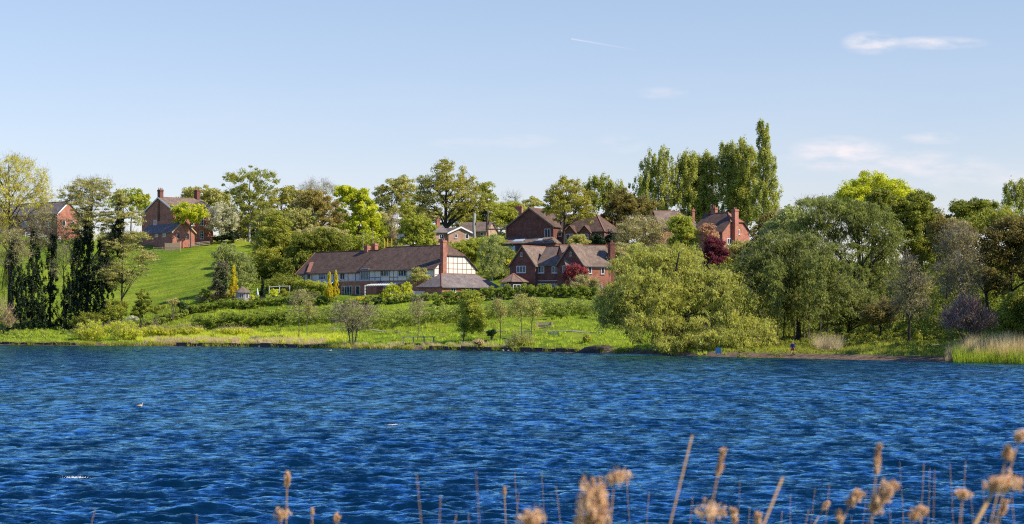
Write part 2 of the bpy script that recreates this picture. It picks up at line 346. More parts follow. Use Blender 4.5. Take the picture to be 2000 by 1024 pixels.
# gust patches and chop: noise paints light and dark into the reflection strength
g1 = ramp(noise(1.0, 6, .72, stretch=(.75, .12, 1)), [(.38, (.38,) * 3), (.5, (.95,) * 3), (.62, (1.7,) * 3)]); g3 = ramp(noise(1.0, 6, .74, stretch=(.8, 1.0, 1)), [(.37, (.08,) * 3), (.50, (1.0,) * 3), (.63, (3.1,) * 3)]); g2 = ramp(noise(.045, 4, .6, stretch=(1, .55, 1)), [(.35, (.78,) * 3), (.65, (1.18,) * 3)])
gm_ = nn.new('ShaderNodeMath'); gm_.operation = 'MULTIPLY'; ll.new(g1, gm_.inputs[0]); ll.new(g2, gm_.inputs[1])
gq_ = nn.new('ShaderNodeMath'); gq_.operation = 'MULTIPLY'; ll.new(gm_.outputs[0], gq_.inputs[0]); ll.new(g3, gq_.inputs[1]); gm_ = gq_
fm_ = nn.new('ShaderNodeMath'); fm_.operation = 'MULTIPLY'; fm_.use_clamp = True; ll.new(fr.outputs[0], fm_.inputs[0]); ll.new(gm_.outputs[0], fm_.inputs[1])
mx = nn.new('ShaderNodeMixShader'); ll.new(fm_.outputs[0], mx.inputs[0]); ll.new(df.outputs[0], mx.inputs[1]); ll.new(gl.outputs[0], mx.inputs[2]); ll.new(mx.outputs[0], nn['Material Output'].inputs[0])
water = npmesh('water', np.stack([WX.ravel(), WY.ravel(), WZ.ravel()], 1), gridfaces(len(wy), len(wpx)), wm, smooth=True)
tag(water, kind='structure')

# ------------------------------------------------------------------ paths and shore edging
def strip(name, pts, width, mat_, lift=.06, **k):
    """ribbon that follows the ground through (px, D) points"""
    q = []
    for (a, da), (b, db) in zip(pts, pts[1:]):
        for f in np.linspace(0, 1, 14, endpoint=False): q.append((X(a, da) * (1 - f) + X(b, db) * f, da * (1 - f) + db * f))
    q = np.array(q); vs_ = []
    for x, y in q:
        for d in (-width / 2, 0, width / 2): vs_.append((x, y + d, gzs(x, y + d) + lift))
    o = npmesh(name, np.array(vs_), gridfaces(len(q), 3), mat_, smooth=True); tag(o, **k); return o
M['gravel'] = surf('gravel', (.16, .15, .09), (.34, .29, .20), 3)
strip('path', [(640, 388), (760, 372), (900, 352), (1000, 343), (1100, 334), (1185, 327)], 1.1, M['gravel'], kind='structure')
strip('path', [(1640, 286), (1720, 272), (1800, 267), (1900, 262)], 1.0, M['gravel'], kind='structure')
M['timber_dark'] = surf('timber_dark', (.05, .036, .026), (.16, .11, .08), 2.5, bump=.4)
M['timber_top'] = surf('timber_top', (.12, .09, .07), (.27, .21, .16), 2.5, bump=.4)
M['stone'] = surf('stone', (.30, .22, .16), (.5, .4, .3), 3)
def edging(px0, px1, h, mt, label, seed):
    r = random.Random(seed); root = empty('shore_edging', (X((px0 + px1) / 2, shoreD((px0 + px1) / 2)), float(shoreD((px0 + px1) / 2)) + .3, 0), label=label, cat='retaining wall', group='timber edging along the far shore')
    b, tp = MB(), MB(); x = px0
    while x < px1:
        n = min(x + r.uniform(14, 30), px1); D0, D1 = float(shoreD(x)) + .5, float(shoreD(n)) + .5
        p0 = Vector((X(x, D0), D0, 0)) - root.location; p1 = Vector((X(n, D1), D1, 0)) - root.location; hh = h * r.uniform(.78, 1.1)
        b.prism([p0 + Vector((.03, 0, -.4)), p1 + Vector((-.03, 0, -.4)), p1 + Vector((-.03, .35, -.4)), p0 + Vector((.03, .35, -.4))], (0, 0, hh + .4))
        tp.prism([p0 + Vector((0, -.06, hh)), p1 + Vector((-.05, -.06, hh)), p1 + Vector((-.05, .42, hh)), p0 + Vector((0, .42, hh))], (0, 0, .10))
        x = n
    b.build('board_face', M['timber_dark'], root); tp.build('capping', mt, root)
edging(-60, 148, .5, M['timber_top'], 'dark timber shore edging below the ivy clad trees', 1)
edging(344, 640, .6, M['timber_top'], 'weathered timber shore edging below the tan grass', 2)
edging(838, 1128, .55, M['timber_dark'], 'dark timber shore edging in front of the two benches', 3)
# earth bank by the big willow
def mound(name, pts, D, depth, mt, **k):
    n = 24; vs_ = []
    for j in range(9):
        g = j / 8 * math.pi
        for i in range(n + 1):
            f = i / n; px = pts[0][0] + (pts[-1][0] - pts[0][0]) * f; h = float(np.interp(px, [a for a, _ in pts], [b for _, b in pts]))
            x = X(px, D); y = D - math.cos(g) * depth / 2; z0 = -.3
            vs_.append((x + .15 * math.sin(9 * f * j), y, z0 + (h + .3) * math.sin(g) ** .7 * (1 + .12 * math.sin(31 * f + j * 2.1)) if 0 < j < 8 else z0))
    o = npmesh(name, np.array(vs_), gridfaces(9, n + 1), mt, smooth=True); tag(o, **k); return o
M['earth'] = surf('earth', (.03, .022, .015), (.12, .085, .06), 1.5, bump=.8)
mound('earth_mound', [(1128, .2), (1140, .8), (1165, 1.1), (1210, .9), (1260, .9), (1330, .8), (1420, .5)], 304, 7, M['earth'], label='bare dark earth mound at the water edge beside the big willow', cat='earth bank')

# ------------------------------------------------------------------ foliage
def quads(c, nrm, up, w_, h_):
    """leaf rhombs at c with normals nrm, long axis near up"""
    nrm = nrm / (np.linalg.norm(nrm, axis=1, keepdims=True) + 1e-9)
    a = np.cross(up, nrm); a /= (np.linalg.norm(a, axis=1, keepdims=True) + 1e-9); b = np.cross(nrm, a)
    a = a * w_[:, None] / 2; b = b * h_[:, None] / 2
    v_ = np.stack([c - b, c + a, c + b, c - a], 1).reshape(-1, 3)
    return v_, np.arange(len(v_)).reshape(-1, 4)
def leaves(cc, cr, npc, ls, style, origin, rg):
    """cc clump centres (n,3), cr clump radii (n,), npc leaves per clump"""
    n = len(cc); idx = np.repeat(np.arange(n), npc); m = len(idx)
    d = rg.normal(0, 1, (m, 3)); d /= np.linalg.norm(d, axis=1, keepdims=True)
    r = rg.random(m) ** .45; off = d * r[:, None]
    sq = dict(round=(1, 1, .62), poplar=(.55, .55, 1.35), willow=(.75, .75, 1.0), layer=(1.3, 1.3, .3), twig=(1, 1, .8), cone=(.9, .9, .6))[style]
    off = off * np.array(sq) * cr[idx][:, None]
    if style == 'willow': off[:, 2] -= rg.random(m) * cr[idx] * .7
    c = cc[idx] + off
    if style == 'willow':                       # sprays that arch out and hang over
        K = 9; sid = rg.integers(0, K, m); az = rg.random((n, K))[idx, sid] * 6.283; rc = (.55 + .75 * rg.random((n, K)))[idx, sid]; up0 = (rg.uniform(.2, 1.5, (n, K)))[idx, sid]
        t_ = rg.random(m) ** .8; jit = rg.normal(0, .085, (m, 3)) * cr[idx][:, None]
        off = np.stack([np.cos(az) * t_ * rc, np.sin(az) * t_ * rc, up0 * t_ - 1.35 * t_ ** 2], 1) * cr[idx][:, None] + jit; c = cc[idx] + off
    nr = off / (np.linalg.norm(off, axis=1, keepdims=True) + 1e-6) * .9 + rg.normal(0, .55, (m, 3)) + np.array([0, 0, .25])
    up = rg.normal(0, .6, (m, 3)) + (np.array([0, 0, 1.6]) if style in ('willow', 'poplar') else np.array([0, 0, .2]))
    s = ls * rg.uniform(.6, 1.35, m)
    asp = dict(willow=(.5, 1.7), poplar=(.85, 1.2), twig=(.7, 1.2)).get(style, (.9, 1.15))
    return quads(c, nr, up, s * asp[0], s * asp[1])
def bez(p0, p1, p2, n):
    return [p0 * (1 - t) ** 2 + p1 * 2 * t * (1 - t) + p2 * t * t for t in [i / n for i in range(n + 1)]]

def tree(name, label, cat, D, px, lobes, m='mid', nc=90, npc=70, cr=1.1, ls=.30, style='round', tr=.28, bark='bark', twigs=0, twm='twig_grey',
         group=None, depth=1.0, limbs=9, fork=.35, seed=None, lean=0, shell=.55, stems=1, ivy=None, base_py=None, sub=1.0, twl=1.3):
    """tapered trunk, limbs reaching into the crown, foliage in clumps through the crown's lobes.
    lobes: (px, py, rx, ry[, dy]) ellipsoids of the crown as seen across the lake, turned into metres at distance D."""
    seed = seed if seed is not None else int(px * 7 + D); rg = np.random.default_rng(seed); rd = random.Random(seed)
    x0 = X(px, D); z0 = gzs(x0, D) - .1; root = empty(name, (x0, D, z0), label=label, cat=cat, group=group)
    O = np.array([x0, D, z0]); s = D / FPX; nc = int(nc * 1.35); npc = int(npc * 1.3)
    LB = []
    for lb in lobes:
        dy = lb[4] if len(lb) > 4 else rg.uniform(-.35, .35) * lb[2] * s
        c = np.array([X(lb[0], D), D + dy, CH + (HOR - lb[1]) * s]) - O
        LB.append((c, np.array([lb[2] * s, lb[2] * s * depth, lb[3] * s]) * 1.13))
    wts = np.array([(r[0] * r[1] * r[2]) ** .6 for _, r in LB]); wts /= wts.sum()
    pick = rg.choice(len(LB), nc, p=wts); cc = np.zeros((nc, 3))
    for i, k in enumerate(pick):
        c, r = LB[k]; d = rg.normal(0, 1, 3); d /= np.linalg.norm(d)
        if d[2] < -.3 and rg.random() < .4: d[2] *= -1
        rr = (shell + (1 - shell) * rg.random()) if rg.random() < .75 else rg.random()
        cc[i] = c + d * np.maximum(r - cr * .3, r * .35) * rr * rg.uniform(.88, 1.08)
    cc[:, 2] = np.maximum(cc[:, 2], .35)
    crs = cr * rg.uniform(.6, 1.3, nc)
    # trunk and limbs
    tb = MB(); top = max(c[2] + r[2] * .25 for c, r in LB); low = min(c[2] - r[2] for c, r in LB)
    cen = np.average(np.array([c for c, _ in LB]), axis=0, weights=wts)
    trunks = []
    for st in range(stems):
        a = st * 2.4 + seed; sp_ = (.25 + .1 * st) if stems > 1 else 0
        bs = Vector((sp_ * math.cos(a), sp_ * math.sin(a), -.2))
        tp = Vector((cen[0] * .8 + lean + (cen[0] * 0 + math.cos(a) * top * .28 if stems > 1 else 0), cen[1] * .5 + (math.sin(a) * top * .28 if stems > 1 else 0), top * (1 if stems == 1 else rd.uniform(.7, .95))))
        mid = Vector((bs.x + (tp.x - bs.x) * .25 + rd.uniform(-.3, .3), bs.y, tp.z * .5))
        pts = bez(bs, mid, tp, 9); t_ = tr / (stems ** .4)
        rads = [t_ * (1.35 if i == 0 else 1.0) * (1 - i / 9 * .88) for i in range(10)]
        tb.tube(pts, rads, 7); trunks.append((pts, rads))
    order = list(rg.permutation(nc)); ends = []
    for i in order[:limbs]:
        pts, rads = trunks[i % len(trunks)]; tgt = Vector(cc[i]); hd = math.hypot(tgt.x, tgt.y)
        zt = min(max(tgt.z - hd * .9 - 1.0, low * .9, top * fork * .6), top * .8)
        k = min(range(len(pts)), key=lambda q: abs(pts[q].z - zt)); p0 = pts[k]
        p1 = p0.lerp(tgt, .45) + Vector((0, 0, (tgt - p0).length * (.05 if style == 'layer' else .16)))
        lp = bez(p0, p1, tgt, 5); r0 = max(rads[k] * .55, .03)
        tb.tube(lp, [r0 * (1 - q / 5 * .8) for q in range(6)], 5); ends.append((lp, r0))
    for i in order[limbs:int(limbs + (nc - limbs) * sub)]:
        if not ends: break
        tgt = Vector(cc[i]); best = None
        for lp, r0 in ends[:40]:
            for q in range(1, 6):
                dd = (lp[q] - tgt).length + (2 if lp[q].z > tgt.z else 0)
                if best is None or dd < best[0]: best = (dd, lp[q], r0 * (1 - q / 5 * .8))
        p0 = best[1]; p1 = p0.lerp(tgt, .5) + Vector((rd.uniform(-.2, .2), rd.uniform(-.2, .2), best[0] * .12))
        tb.tube(bez(p0, p1, tgt, 3), [max(best[2] * .7, .025) * f for f in (1, .75, .5, .3)], 3)
        if len(ends) < 40 and rg.random() < .3: ends.append((bez(p0, p1, tgt, 5), best[2] * .6))
    tb.build('trunk', M[bark], root)
    if npc:
        v_, f_ = leaves(cc, crs, npc, ls, style, O, rg); npmesh('crown', v_, f_, M[m], root)
    if twigs:                                   # fine bare twigs fanning out of every clump
        idx = np.repeat(np.arange(nc), twigs); k = len(idx)
        st = cc[idx] + rg.normal(0, .45, (k, 3)) * crs[idx][:, None]
        outw = (cc[idx] - cen); outw /= np.linalg.norm(outw, axis=1, keepdims=True) + 1e-6
        dr = outw * .8 + rg.normal(0, .5, (k, 3)) + np.array([0, 0, .35]); dr /= np.linalg.norm(dr, axis=1, keepdims=True)
        ln = rg.uniform(.5, 1.2, k) * twl; v_, f_ = quads(st + dr * ln[:, None] / 2, rg.normal(0, 1, (k, 3)), dr, np.full(k, .045), ln)
        npmesh('twigs', v_, f_, M[twm], root)
    if ivy:                                     # ivy sleeve: (px0, py0, px1, py1, half width px) bottom to top
        vv, ff, n0 = [], [], 0
        for (ax, ay, bx_, by, hw, hw2) in ivy:
            hw, hw2 = hw * 1.35, hw2 * 1.3
            q = int(70 * abs(ay - by) / 100 * max(hw / 10, .8)); f = rg.random(q)
            wv = (hw * (1 - f) + hw2 * f) * s
            ang = rg.random(q) * 6.28; rr = np.sqrt(rg.random(q)) * wv * rg.uniform(.8, 1.35, q)
            c = np.stack([X(1, D) * 0 + ((ax + (bx_ - ax) * f) - 1000) * s + np.cos(ang) * rr, D + np.sin(ang) * rr, CH + (HOR - (ay + (by - ay) * f)) * s], 1) - O
            v_, f_ = leaves(c, np.full(q, .62) * rg.uniform(.6, 1.4, q), 56, .24, 'poplar', O, rg); vv.append(v_); ff.append(f_ + n0); n0 += len(v_)
        npmesh('ivy', np.concatenate(vv), np.concatenate(ff), M['ivy'], root)
    return root

def shrub(name, label, cat, D, px, lobes, m='mid', nc=40, npc=60, cr=.6, ls=.22, style='round', group=None, twigs=0, twm='twig_grey', depth=1.0, shell=.4, stem=True, seed=None, nstem=7, bark='bark'):
    """multi-stemmed bush: foliage down to the ground and a fan of stems"""
    seed = seed if seed is not None else int(px * 11 + D * 3); rg = np.random.default_rng(seed); rd = random.Random(seed)
    x0 = X(px, D); z0 = gzs(x0, D) - .05; root = empty(name, (x0, D, z0), label=label, cat=cat, group=group); O = np.array([x0, D, z0]); s = D / FPX
    cc = []; areas = np.array([l[2] * l[3] for l in lobes]); pk = rg.choice(len(lobes), nc, p=areas / areas.sum())
    for k in pk:
        l = lobes[k]; dy = l[4] if len(l) > 4 else 0; c = np.array([X(l[0], D), D + dy, CH + (HOR - l[1]) * s]) - O; r = np.array([l[2] * s, l[2] * s * depth, l[3] * s])
        d = rg.normal(0, 1, 3); d /= np.linalg.norm(d); q = c + d * np.maximum(r - cr * .5, r * .4) * (shell + (1 - shell) * rg.random()); q[2] = max(q[2], .15); cc.append(q)
    cc = np.array(cc); crs = cr * rg.uniform(.6, 1.3, nc)
    if npc: v_, f_ = leaves(cc, crs, npc, ls, style, O, rg); npmesh('foliage', v_, f_, M[m], root)
    if twigs:
        idx = np.repeat(np.arange(nc), twigs); k = len(idx); st = cc[idx] + rg.normal(0, .4, (k, 3)) * crs[idx][:, None]
        dr = cc[idx] / (np.linalg.norm(cc[idx], axis=1, keepdims=True) + 1e-6) + rg.normal(0, .4, (k, 3)) + np.array([0, 0, .4]); dr /= np.linalg.norm(dr, axis=1, keepdims=True)
        ln = rg.uniform(.4, 1.2, k); v_, f_ = quads(st + dr * ln[:, None] / 2, rg.normal(0, 1, (k, 3)), dr, np.full(k, .04), ln); npmesh('twigs', v_, f_, M[twm], root)
    if stem:
        tb = MB()
        for i in rg.choice(nc, min(nstem, nc), replace=False):
            t_ = Vector(cc[i]); p1 = Vector((t_.x * .35, t_.y * .35, t_.z * .6)); tb.tube(bez(Vector((rd.uniform(-.15, .15), rd.uniform(-.15, .15), -.1)), p1, t_, 4), [.07, .06, .05, .035, .02], 4)
        tb.build('stem', M[bark], root)
    return root

def leafmass(name, n, rg, fpos, cr, npc, ls, style, m, **k):
    """a run of foliage (hedge, undergrowth): fpos(rg, n) gives clump centres in world space"""
    c = fpos(rg, n); O = c.mean(0); v_, f_ = leaves(c - O, cr * rg.uniform(.6, 1.3, len(c)), npc, ls, style, O, rg)
    o = npmesh(name, v_, f_, M[m]); o.location = O; tag(o, **k); return o
def run(px0, D0, px1, D1, h0, h1, th, wob=.25):
    """clump centres along a line from (px0,D0) to (px1,D1), h0..h1 above the ground, th thick"""
    def f(rg, n):
        t_ = rg.random(n); px = px0 + (px1 - px0) * t_; D = D0 + (D1 - D0) * t_ + rg.uniform(-.5, .5, n) * th; x = (px - 1000) * (D0 + (D1 - D0) * t_) / FPX
        top = h1 * (1 + wob * np.sin(t_ * 37) * np.sin(t_ * 91 + 1)); return np.stack([x, D, gz(x, D) + h0 + (top - h0) * rg.random(n) ** .6], 1)
    return f
# ================================================================== TREES
# far back row
tree('broadleaf_tree', 'small bright green round tree behind the red farmhouse on the left', 'tree', 590, 255, [(250, 392, 42, 22), (272, 388, 26, 16), (285, 405, 18, 14)], 'fresh', 60, 60, 1.4, .42, tr=.3)
tree('broadleaf_tree', 'pale olive tree spreading behind the right end of the farmhouse', 'tree', 600, 405, [(395, 388, 42, 24), (425, 395, 30, 28), (370, 385, 20, 16), (440, 425, 20, 30)], 'alder', 110, 60, 1.4, .42)
tree('bare_tree', 'far bare grey crown showing above the bronze domed tree', 'tree', 600, 622, [(622, 372, 38, 18), (600, 372, 14, 12), (650, 374, 14, 12)], 'brownish', 50, 4, 1.4, .3, twigs=26, tr=.35, twl=2.0)
tree('broadleaf_tree', 'golden olive oak between the tall green tree and the bronze dome', 'tree', 556, 548, [(540, 395, 30, 30), (570, 385, 30, 22), (515, 410, 22, 24), (585, 400, 24, 30), (548, 425, 40, 22)], 'oak', 150, 50, 1.1, .34, tr=.35)
tree('bronze_oak', 'broad dome shaped tree with bronze brown spring leaves', 'tree', 530, 622, [(622, 412, 52, 40), (650, 430, 34, 30), (592, 430, 30, 30), (625, 445, 55, 28), (610, 395, 32, 24)], 'ochre', 260, 75, 1.1, .30, tr=.45, twigs=6, shell=.6)
tree('tall_lime_tree', 'tall spreading green tree with open crown and pale trunk at the field edge', 'tree', 545, 487, [(487, 348, 40, 20), (520, 352, 28, 22), (452, 352, 26, 16), (495, 380, 40, 24), (478, 405, 34, 26), (515, 385, 28, 24), (462, 378, 26, 18), (485, 430, 34, 24), (500, 415, 34, 24), (470, 445, 22, 16)], 'mid', 250, 46, .95, .28, tr=.42, bark='bark_pale', twigs=6, limbs=26)
tree('maple_tree', 'vivid lime green leafy maple left of the long house ridge', 'tree', 500, 700, [(692, 398, 32, 32), (715, 420, 28, 34), (705, 450, 40, 28), (675, 378, 22, 16), (735, 450, 16, 24)], 'lime', 170, 110, 1.0, .33, tr=.4, shell=.7)
tree('broadleaf_tree', 'tall olive green tree with bushy rounded top left of the gold crowned oak', 'tree', 565, 765, [(770, 375, 38, 26), (742, 390, 22, 26), (795, 380, 26, 30), (765, 415, 40, 36), (785, 358, 26, 14), (745, 440, 25, 22)], 'alder', 190, 66, 1.2, .33, tr=.4)
tree('great_oak', 'great wide oak with gold olive leaves and dark forked limbs behind the bungalow', 'tree', 530, 868, [(875, 345, 40, 34), (835, 372, 32, 30), (910, 372, 34, 30), (872, 385, 60, 40), (930, 400, 20, 24), (820, 405, 26, 34), (868, 330, 20, 18), (905, 415, 30, 24)], 'oak', 300, 50, 1.15, .28, tr=.7, bark='bark_dark', twigs=5, twm='twig_grey', limbs=24, fork=.25)
tree('broadleaf_tree', 'green tree with a dark ivy stem right of the gold crowned oak', 'tree', 565, 945, [(945, 375, 22, 22), (955, 395, 25, 24), (965, 420, 26, 26), (940, 425, 26, 30)], 'mid', 95, 60, 1.15, .33, tr=.3, ivy=[(948, 450, 944, 392, 5, 8)])
tree('monkey_puzzle_tree', 'small spiky dark tree against the sky left of a brick chimney', 'tree', 600, 997, [(997, 392, 18, 13), (1000, 405, 20, 12)], 'dark', 26, 6, 1.0, .3, twigs=9, twm='twig_grey', tr=.25, twl=2.6)
tree('broadleaf_tree', 'far pale green tree low behind the brick gable apex', 'tree', 640, 1040, [(1040, 398, 20, 14), (1020, 412, 22, 16), (985, 425, 30, 20)], 'alder', 60, 60, 1.4, .42)
for i, (px, lb, lab) in enumerate([(1160, [(1160, 365, 14, 26), (1148, 372, 10, 18), (1158, 395, 18, 20)], 'pointed green poplar just right of the oak in front of the upper house'),
                      (1182, [(1180, 362, 12, 24), (1192, 372, 12, 18), (1184, 395, 18, 20)], 'second short poplar, right of the pointed one beside the oak'),
                      (1212, [(1212, 376, 14, 22), (1200, 385, 12, 16), (1222, 400, 18, 22)], 'low poplar where the skyline dips left of the tall poplar row')]):
    tree('poplar_tree', lab, 'tree', 600, px, lb, 'poplar', 60, 55, 1.2, .36, 'poplar', tr=.3, group='poplars on the skyline')
tree('broadleaf_tree', 'leafy golden green oak standing in front of the upper brick house', 'tree', 480, 1100, [(1108, 372, 34, 26), (1085, 390, 26, 24), (1135, 392, 28, 24), (1108, 408, 46, 28), (1080, 412, 22, 20), (1145, 415, 20, 18)], 'oak', 210, 58, 1.0, .27, tr=.42, bark='bark_dark', limbs=18, twigs=3, fork=.4)
tree('broadleaf_tree', 'dark bronze olive oak at the right of the upper brick house', 'tree', 500, 1225, [(1215, 395, 32, 24), (1250, 402, 34, 20), (1200, 425, 30, 34), (1235, 435, 50, 40), (1270, 405, 20, 12), (1180, 450, 22, 32)], 'bronze', 260, 80, 1.1, .30, tr=.5, bark='bark_dark')
# poplar row
pop = [(1285, [(1285, 318, 22, 28), (1300, 335, 22, 40), (1270, 340, 20, 36), (1285, 375, 42, 40), (1258, 370, 18, 34), (1310, 385, 16, 34)], 'bushy leftmost poplar of the tall row with bright green top'),
       (1342, [(1342, 325, 20, 26), (1335, 345, 18, 34), (1350, 370, 24, 44)], 'poplar next right of the bushy leftmost one in the tall row'),
       (1378, [(1378, 322, 20, 22), (1392, 340, 20, 30), (1376, 370, 26, 44)], 'middle poplar of the tall row above the red roof'),
       (1425, [(1425, 305, 16, 24), (1415, 330, 18, 36), (1430, 360, 26, 44), (1412, 295, 7, 14)], 'dark green poplar two places left of the tall columnar one'),
       (1458, [(1456, 300, 18, 26), (1462, 330, 20, 36), (1456, 370, 26, 46)], 'broad topped poplar touching the tall columnar one')]
for px, lb, lab in pop:
    tree('poplar_tree', lab, 'tree', 560 + (px % 7) * 2, px, [(a_, b_, c_ * 1.22, d_ * 1.05) for a_, b_, c_, d_ in lb] + [(px, 400, 30, 34), (px + 8, 425, 28, 20)], 'poplar', 260, 62, 1.25, .34, 'poplar', tr=.38, bark='bark_pale', group='poplars on the skyline', limbs=14)
tree('lombardy_poplar', 'tallest tree, a narrow columnar dark green poplar on the skyline', 'tree', 555, 1496, [(1491, 258, 12, 26), (1492, 290, 14, 36), (1497, 330, 20, 40), (1500, 375, 24, 46), (1490, 400, 28, 36)], 'poplar', 230, 62, 1.15, .32, 'poplar', tr=.5, limbs=12, shell=.7, seed=5)
# left lakeside group
tree('crack_willow', 'tall yellow green willow with long bare limbs at the left edge', 'tree', 432, 18, [(30, 330, 50, 28), (70, 360, 34, 34), (0, 360, 50, 44), (40, 395, 60, 40), (85, 395, 24, 36), (-20, 430, 50, 50), (20, 470, 30, 40), (15, 550, 18, 40), (-35, 340, 40, 30)], 'wyel', 480, 34, 1.1, .22, 'willow', tr=.55, bark='bark_dark', twigs=12, twm='twig_tan', limbs=26, fork=.2)
tree('alder_tree', 'tall brownish alder with ivy clad trunk standing clear of the roofs', 'tree', 426, 168, [(170, 362, 46, 16), (200, 385, 26, 18), (138, 385, 28, 20), (178, 405, 36, 24), (165, 440, 34, 26), (215, 450, 26, 20), (225, 480, 30, 24), (200, 520, 30, 26), (145, 470, 18, 30), (235, 540, 24, 20)], 'alder', 330, 44, .9, .22, 'layer', tr=.42, bark='bark_dark', twigs=12, limbs=24,
     ivy=[(150, 642, 160, 540, 24, 15), (165, 560, 172, 410, 14, 5), (195, 642, 200, 520, 24, 13), (205, 540, 200, 470, 12, 5)])
tree('alder_tree', 'smaller alder leaning out over the green field with layered sprays', 'tree', 423, 236, [(238, 400, 22, 22), (222, 430, 30, 22), (262, 425, 26, 16), (268, 465, 30, 14), (245, 490, 40, 20), (282, 505, 30, 16), (235, 380, 14, 12), (225, 470, 30, 20), (250, 530, 44, 20), (215, 545, 30, 24)], 'alder', 270, 50, .85, .22, 'layer', tr=.25, bark='bark_dark', twigs=6, limbs=20, ivy=[(230, 500, 234, 395, 7, 5), (222, 480, 228, 430, 9, 7)])
tree('ivy_clad_tree', 'thick dark ivy column second from the left edge', 'tree', 424, 62, [(60, 440, 24, 22), (75, 470, 26, 20), (45, 470, 20, 24), (88, 430, 22, 24)], 'brownish', 110, 12, .9, .2, tr=.3, bark='bark_dark', twigs=14, ivy=[(58, 640, 62, 540, 21, 14), (66, 560, 68, 452, 13, 5), (76, 640, 70, 585, 16, 10)], group='ivy clad trunks on the left shore')
tree('ivy_clad_tree', 'slim dark ivy column between two thicker ones', 'tree', 427, 97, [(100, 440, 24, 24), (118, 470, 22, 24), (90, 480, 16, 20)], 'brownish', 90, 12, .9, .2, tr=.25, bark='bark_dark', twigs=14, ivy=[(92, 638, 97, 560, 13, 8), (98, 570, 104, 460, 9, 6)], group='ivy clad trunks on the left shore')
tree('ivy_clad_tree', 'leftmost dark ivy column at the picture edge', 'tree', 421, 26, [(20, 470, 26, 24), (40, 500, 20, 24), (5, 510, 20, 24)], 'brownish', 90, 14, .9, .2, tr=.3, bark='bark_dark', twigs=14, ivy=[(32, 642, 32, 560, 16, 12), (32, 570, 30, 470, 11, 5)], group='ivy clad trunks on the left shore')
tree('ivy_clad_tree', 'leaning dark ivy trunk at the foot of the tall alder', 'tree', 424, 128, [(130, 500, 18, 20), (112, 520, 16, 20)], 'brownish', 50, 12, .8, .2, tr=.25, bark='bark_dark', twigs=14, ivy=[(130, 640, 140, 560, 16, 14), (142, 570, 152, 470, 12, 5)], group='ivy clad trunks on the left shore')
shrub('bush', 'brown twiggy bush at the left edge of the shore', 'bush', 415, 8, [(5, 610, 26, 28), (15, 630, 22, 14)], 'brownish', 60, 24, .7, .2, twigs=26, twm='twig_pink')
shrub('bush', 'rounded mid green bush right of the ivy trunks', 'bush', 418, 222, [(222, 605, 28, 34), (210, 620, 22, 20), (240, 600, 14, 20)], 'mid', 90, 80, .7, .2)
shrub('bush', 'olive bush growing at the foot of the tall alder', 'bush', 414, 172, [(175, 622, 26, 18), (150, 628, 18, 12)], 'deep', 60, 70, .65, .2)
shrub('laurel_bush', 'dark green laurel below the field beside a short fence', 'bush', 418, 275, [(278, 585, 18, 22), (268, 608, 18, 18), (290, 600, 13, 16)], 'deep', 70, 80, .6, .24)
shrub('flowering_bush', 'low bush with cream blossom beside the laurel', 'bush', 410, 259, [(258, 622, 14, 8)], 'blossom', 24, 40, .45, .18)
# farm surroundings
tree('crab_apple_tree', 'round yellow green tree in front of the farmhouse', 'tree', 533, 372, [(365, 412, 30, 17), (388, 418, 20, 18), (350, 420, 18, 16), (372, 425, 26, 14)], 'lime', 85, 66, 1.0, .3, tr=.22, limbs=12)
tree('hawthorn_tree', 'hawthorn covered in creamy blossom right of the farmhouse', 'tree', 540, 432, [(430, 420, 26, 22), (445, 440, 22, 20), (418, 440, 20, 18), (455, 425, 14, 20)], 'blossom', 110, 50, 1.0, .28, tr=.25, shell=.4)
tree('hawthorn_tree', 'second blossoming hawthorn, partly behind the first one', 'tree', 550, 456, [(462, 440, 18, 20), (450, 450, 18, 16)], 'brownish', 60, 50, 1.0, .28, tr=.2)
shrub('conifer_bush', 'dark bush at the top edge of the field under the blossom trees', 'bush', 540, 455, [(455, 462, 22, 9), (440, 464, 10, 7)], 'conif', 40, 70, .7, .3)
shrub('conifer_bush', 'low dark bush between the farm fence and the blossom trees', 'bush', 545, 425, [(425, 465, 12, 6)], 'dark', 20, 60, .6, .3)
# middle slope
tree('broadleaf_tree', 'dark green bushy tree at the right edge of the field', 'tree', 476, 548, [(540, 455, 34, 32), (560, 480, 36, 30), (520, 480, 26, 30), (540, 430, 22, 18), (575, 500, 22, 22)], 'mid', 220, 80, 1.0, .28, tr=.38, bark='bark_dark')
tree('broadleaf_tree', 'yellow green bush-like tree just behind the field corner', 'tree', 486, 518, [(518, 445, 26, 24), (530, 425, 22, 18), (508, 470, 18, 26)], 'alder', 100, 75, 1.0, .28)
tree('holly_tree', 'dark evergreen mass behind the left end of the long house', 'tree', 465, 600, [(600, 480, 34, 24), (630, 468, 36, 22), (580, 500, 26, 22), (660, 475, 28, 18)], 'deep', 210, 85, .95, .27, tr=.3)
tree('holly_tree', 'pale leaved hedgerow tree above the lower roof ridge', 'tree', 480, 640, [(620, 455, 34, 16), (650, 460, 36, 18), (590, 462, 24, 16)], 'brownish', 130, 75, .95, .27, tr=.25)
tree('broadleaf_tree', 'rounded green tree directly left of the bungalow', 'tree', 492, 815, [(810, 445, 26, 26), (835, 455, 20, 26), (795, 460, 20, 20), (820, 470, 30, 16)], 'fresh', 150, 95, .95, .27, tr=.28, shell=.65)
tree('broadleaf_tree', 'slender green tree rising behind the rounded tree by the bungalow', 'tree', 520, 792, [(792, 415, 14, 26), (796, 440, 16, 20)], 'mid', 50, 70, 1.0, .27)
tree('bare_tree', 'reddish bare sapling in front of the tall olive trees', 'tree', 500, 770, [(770, 440, 8, 26)], 'brownish', 22, 5, .8, .2, twigs=14, twm='twig_pink', tr=.12)
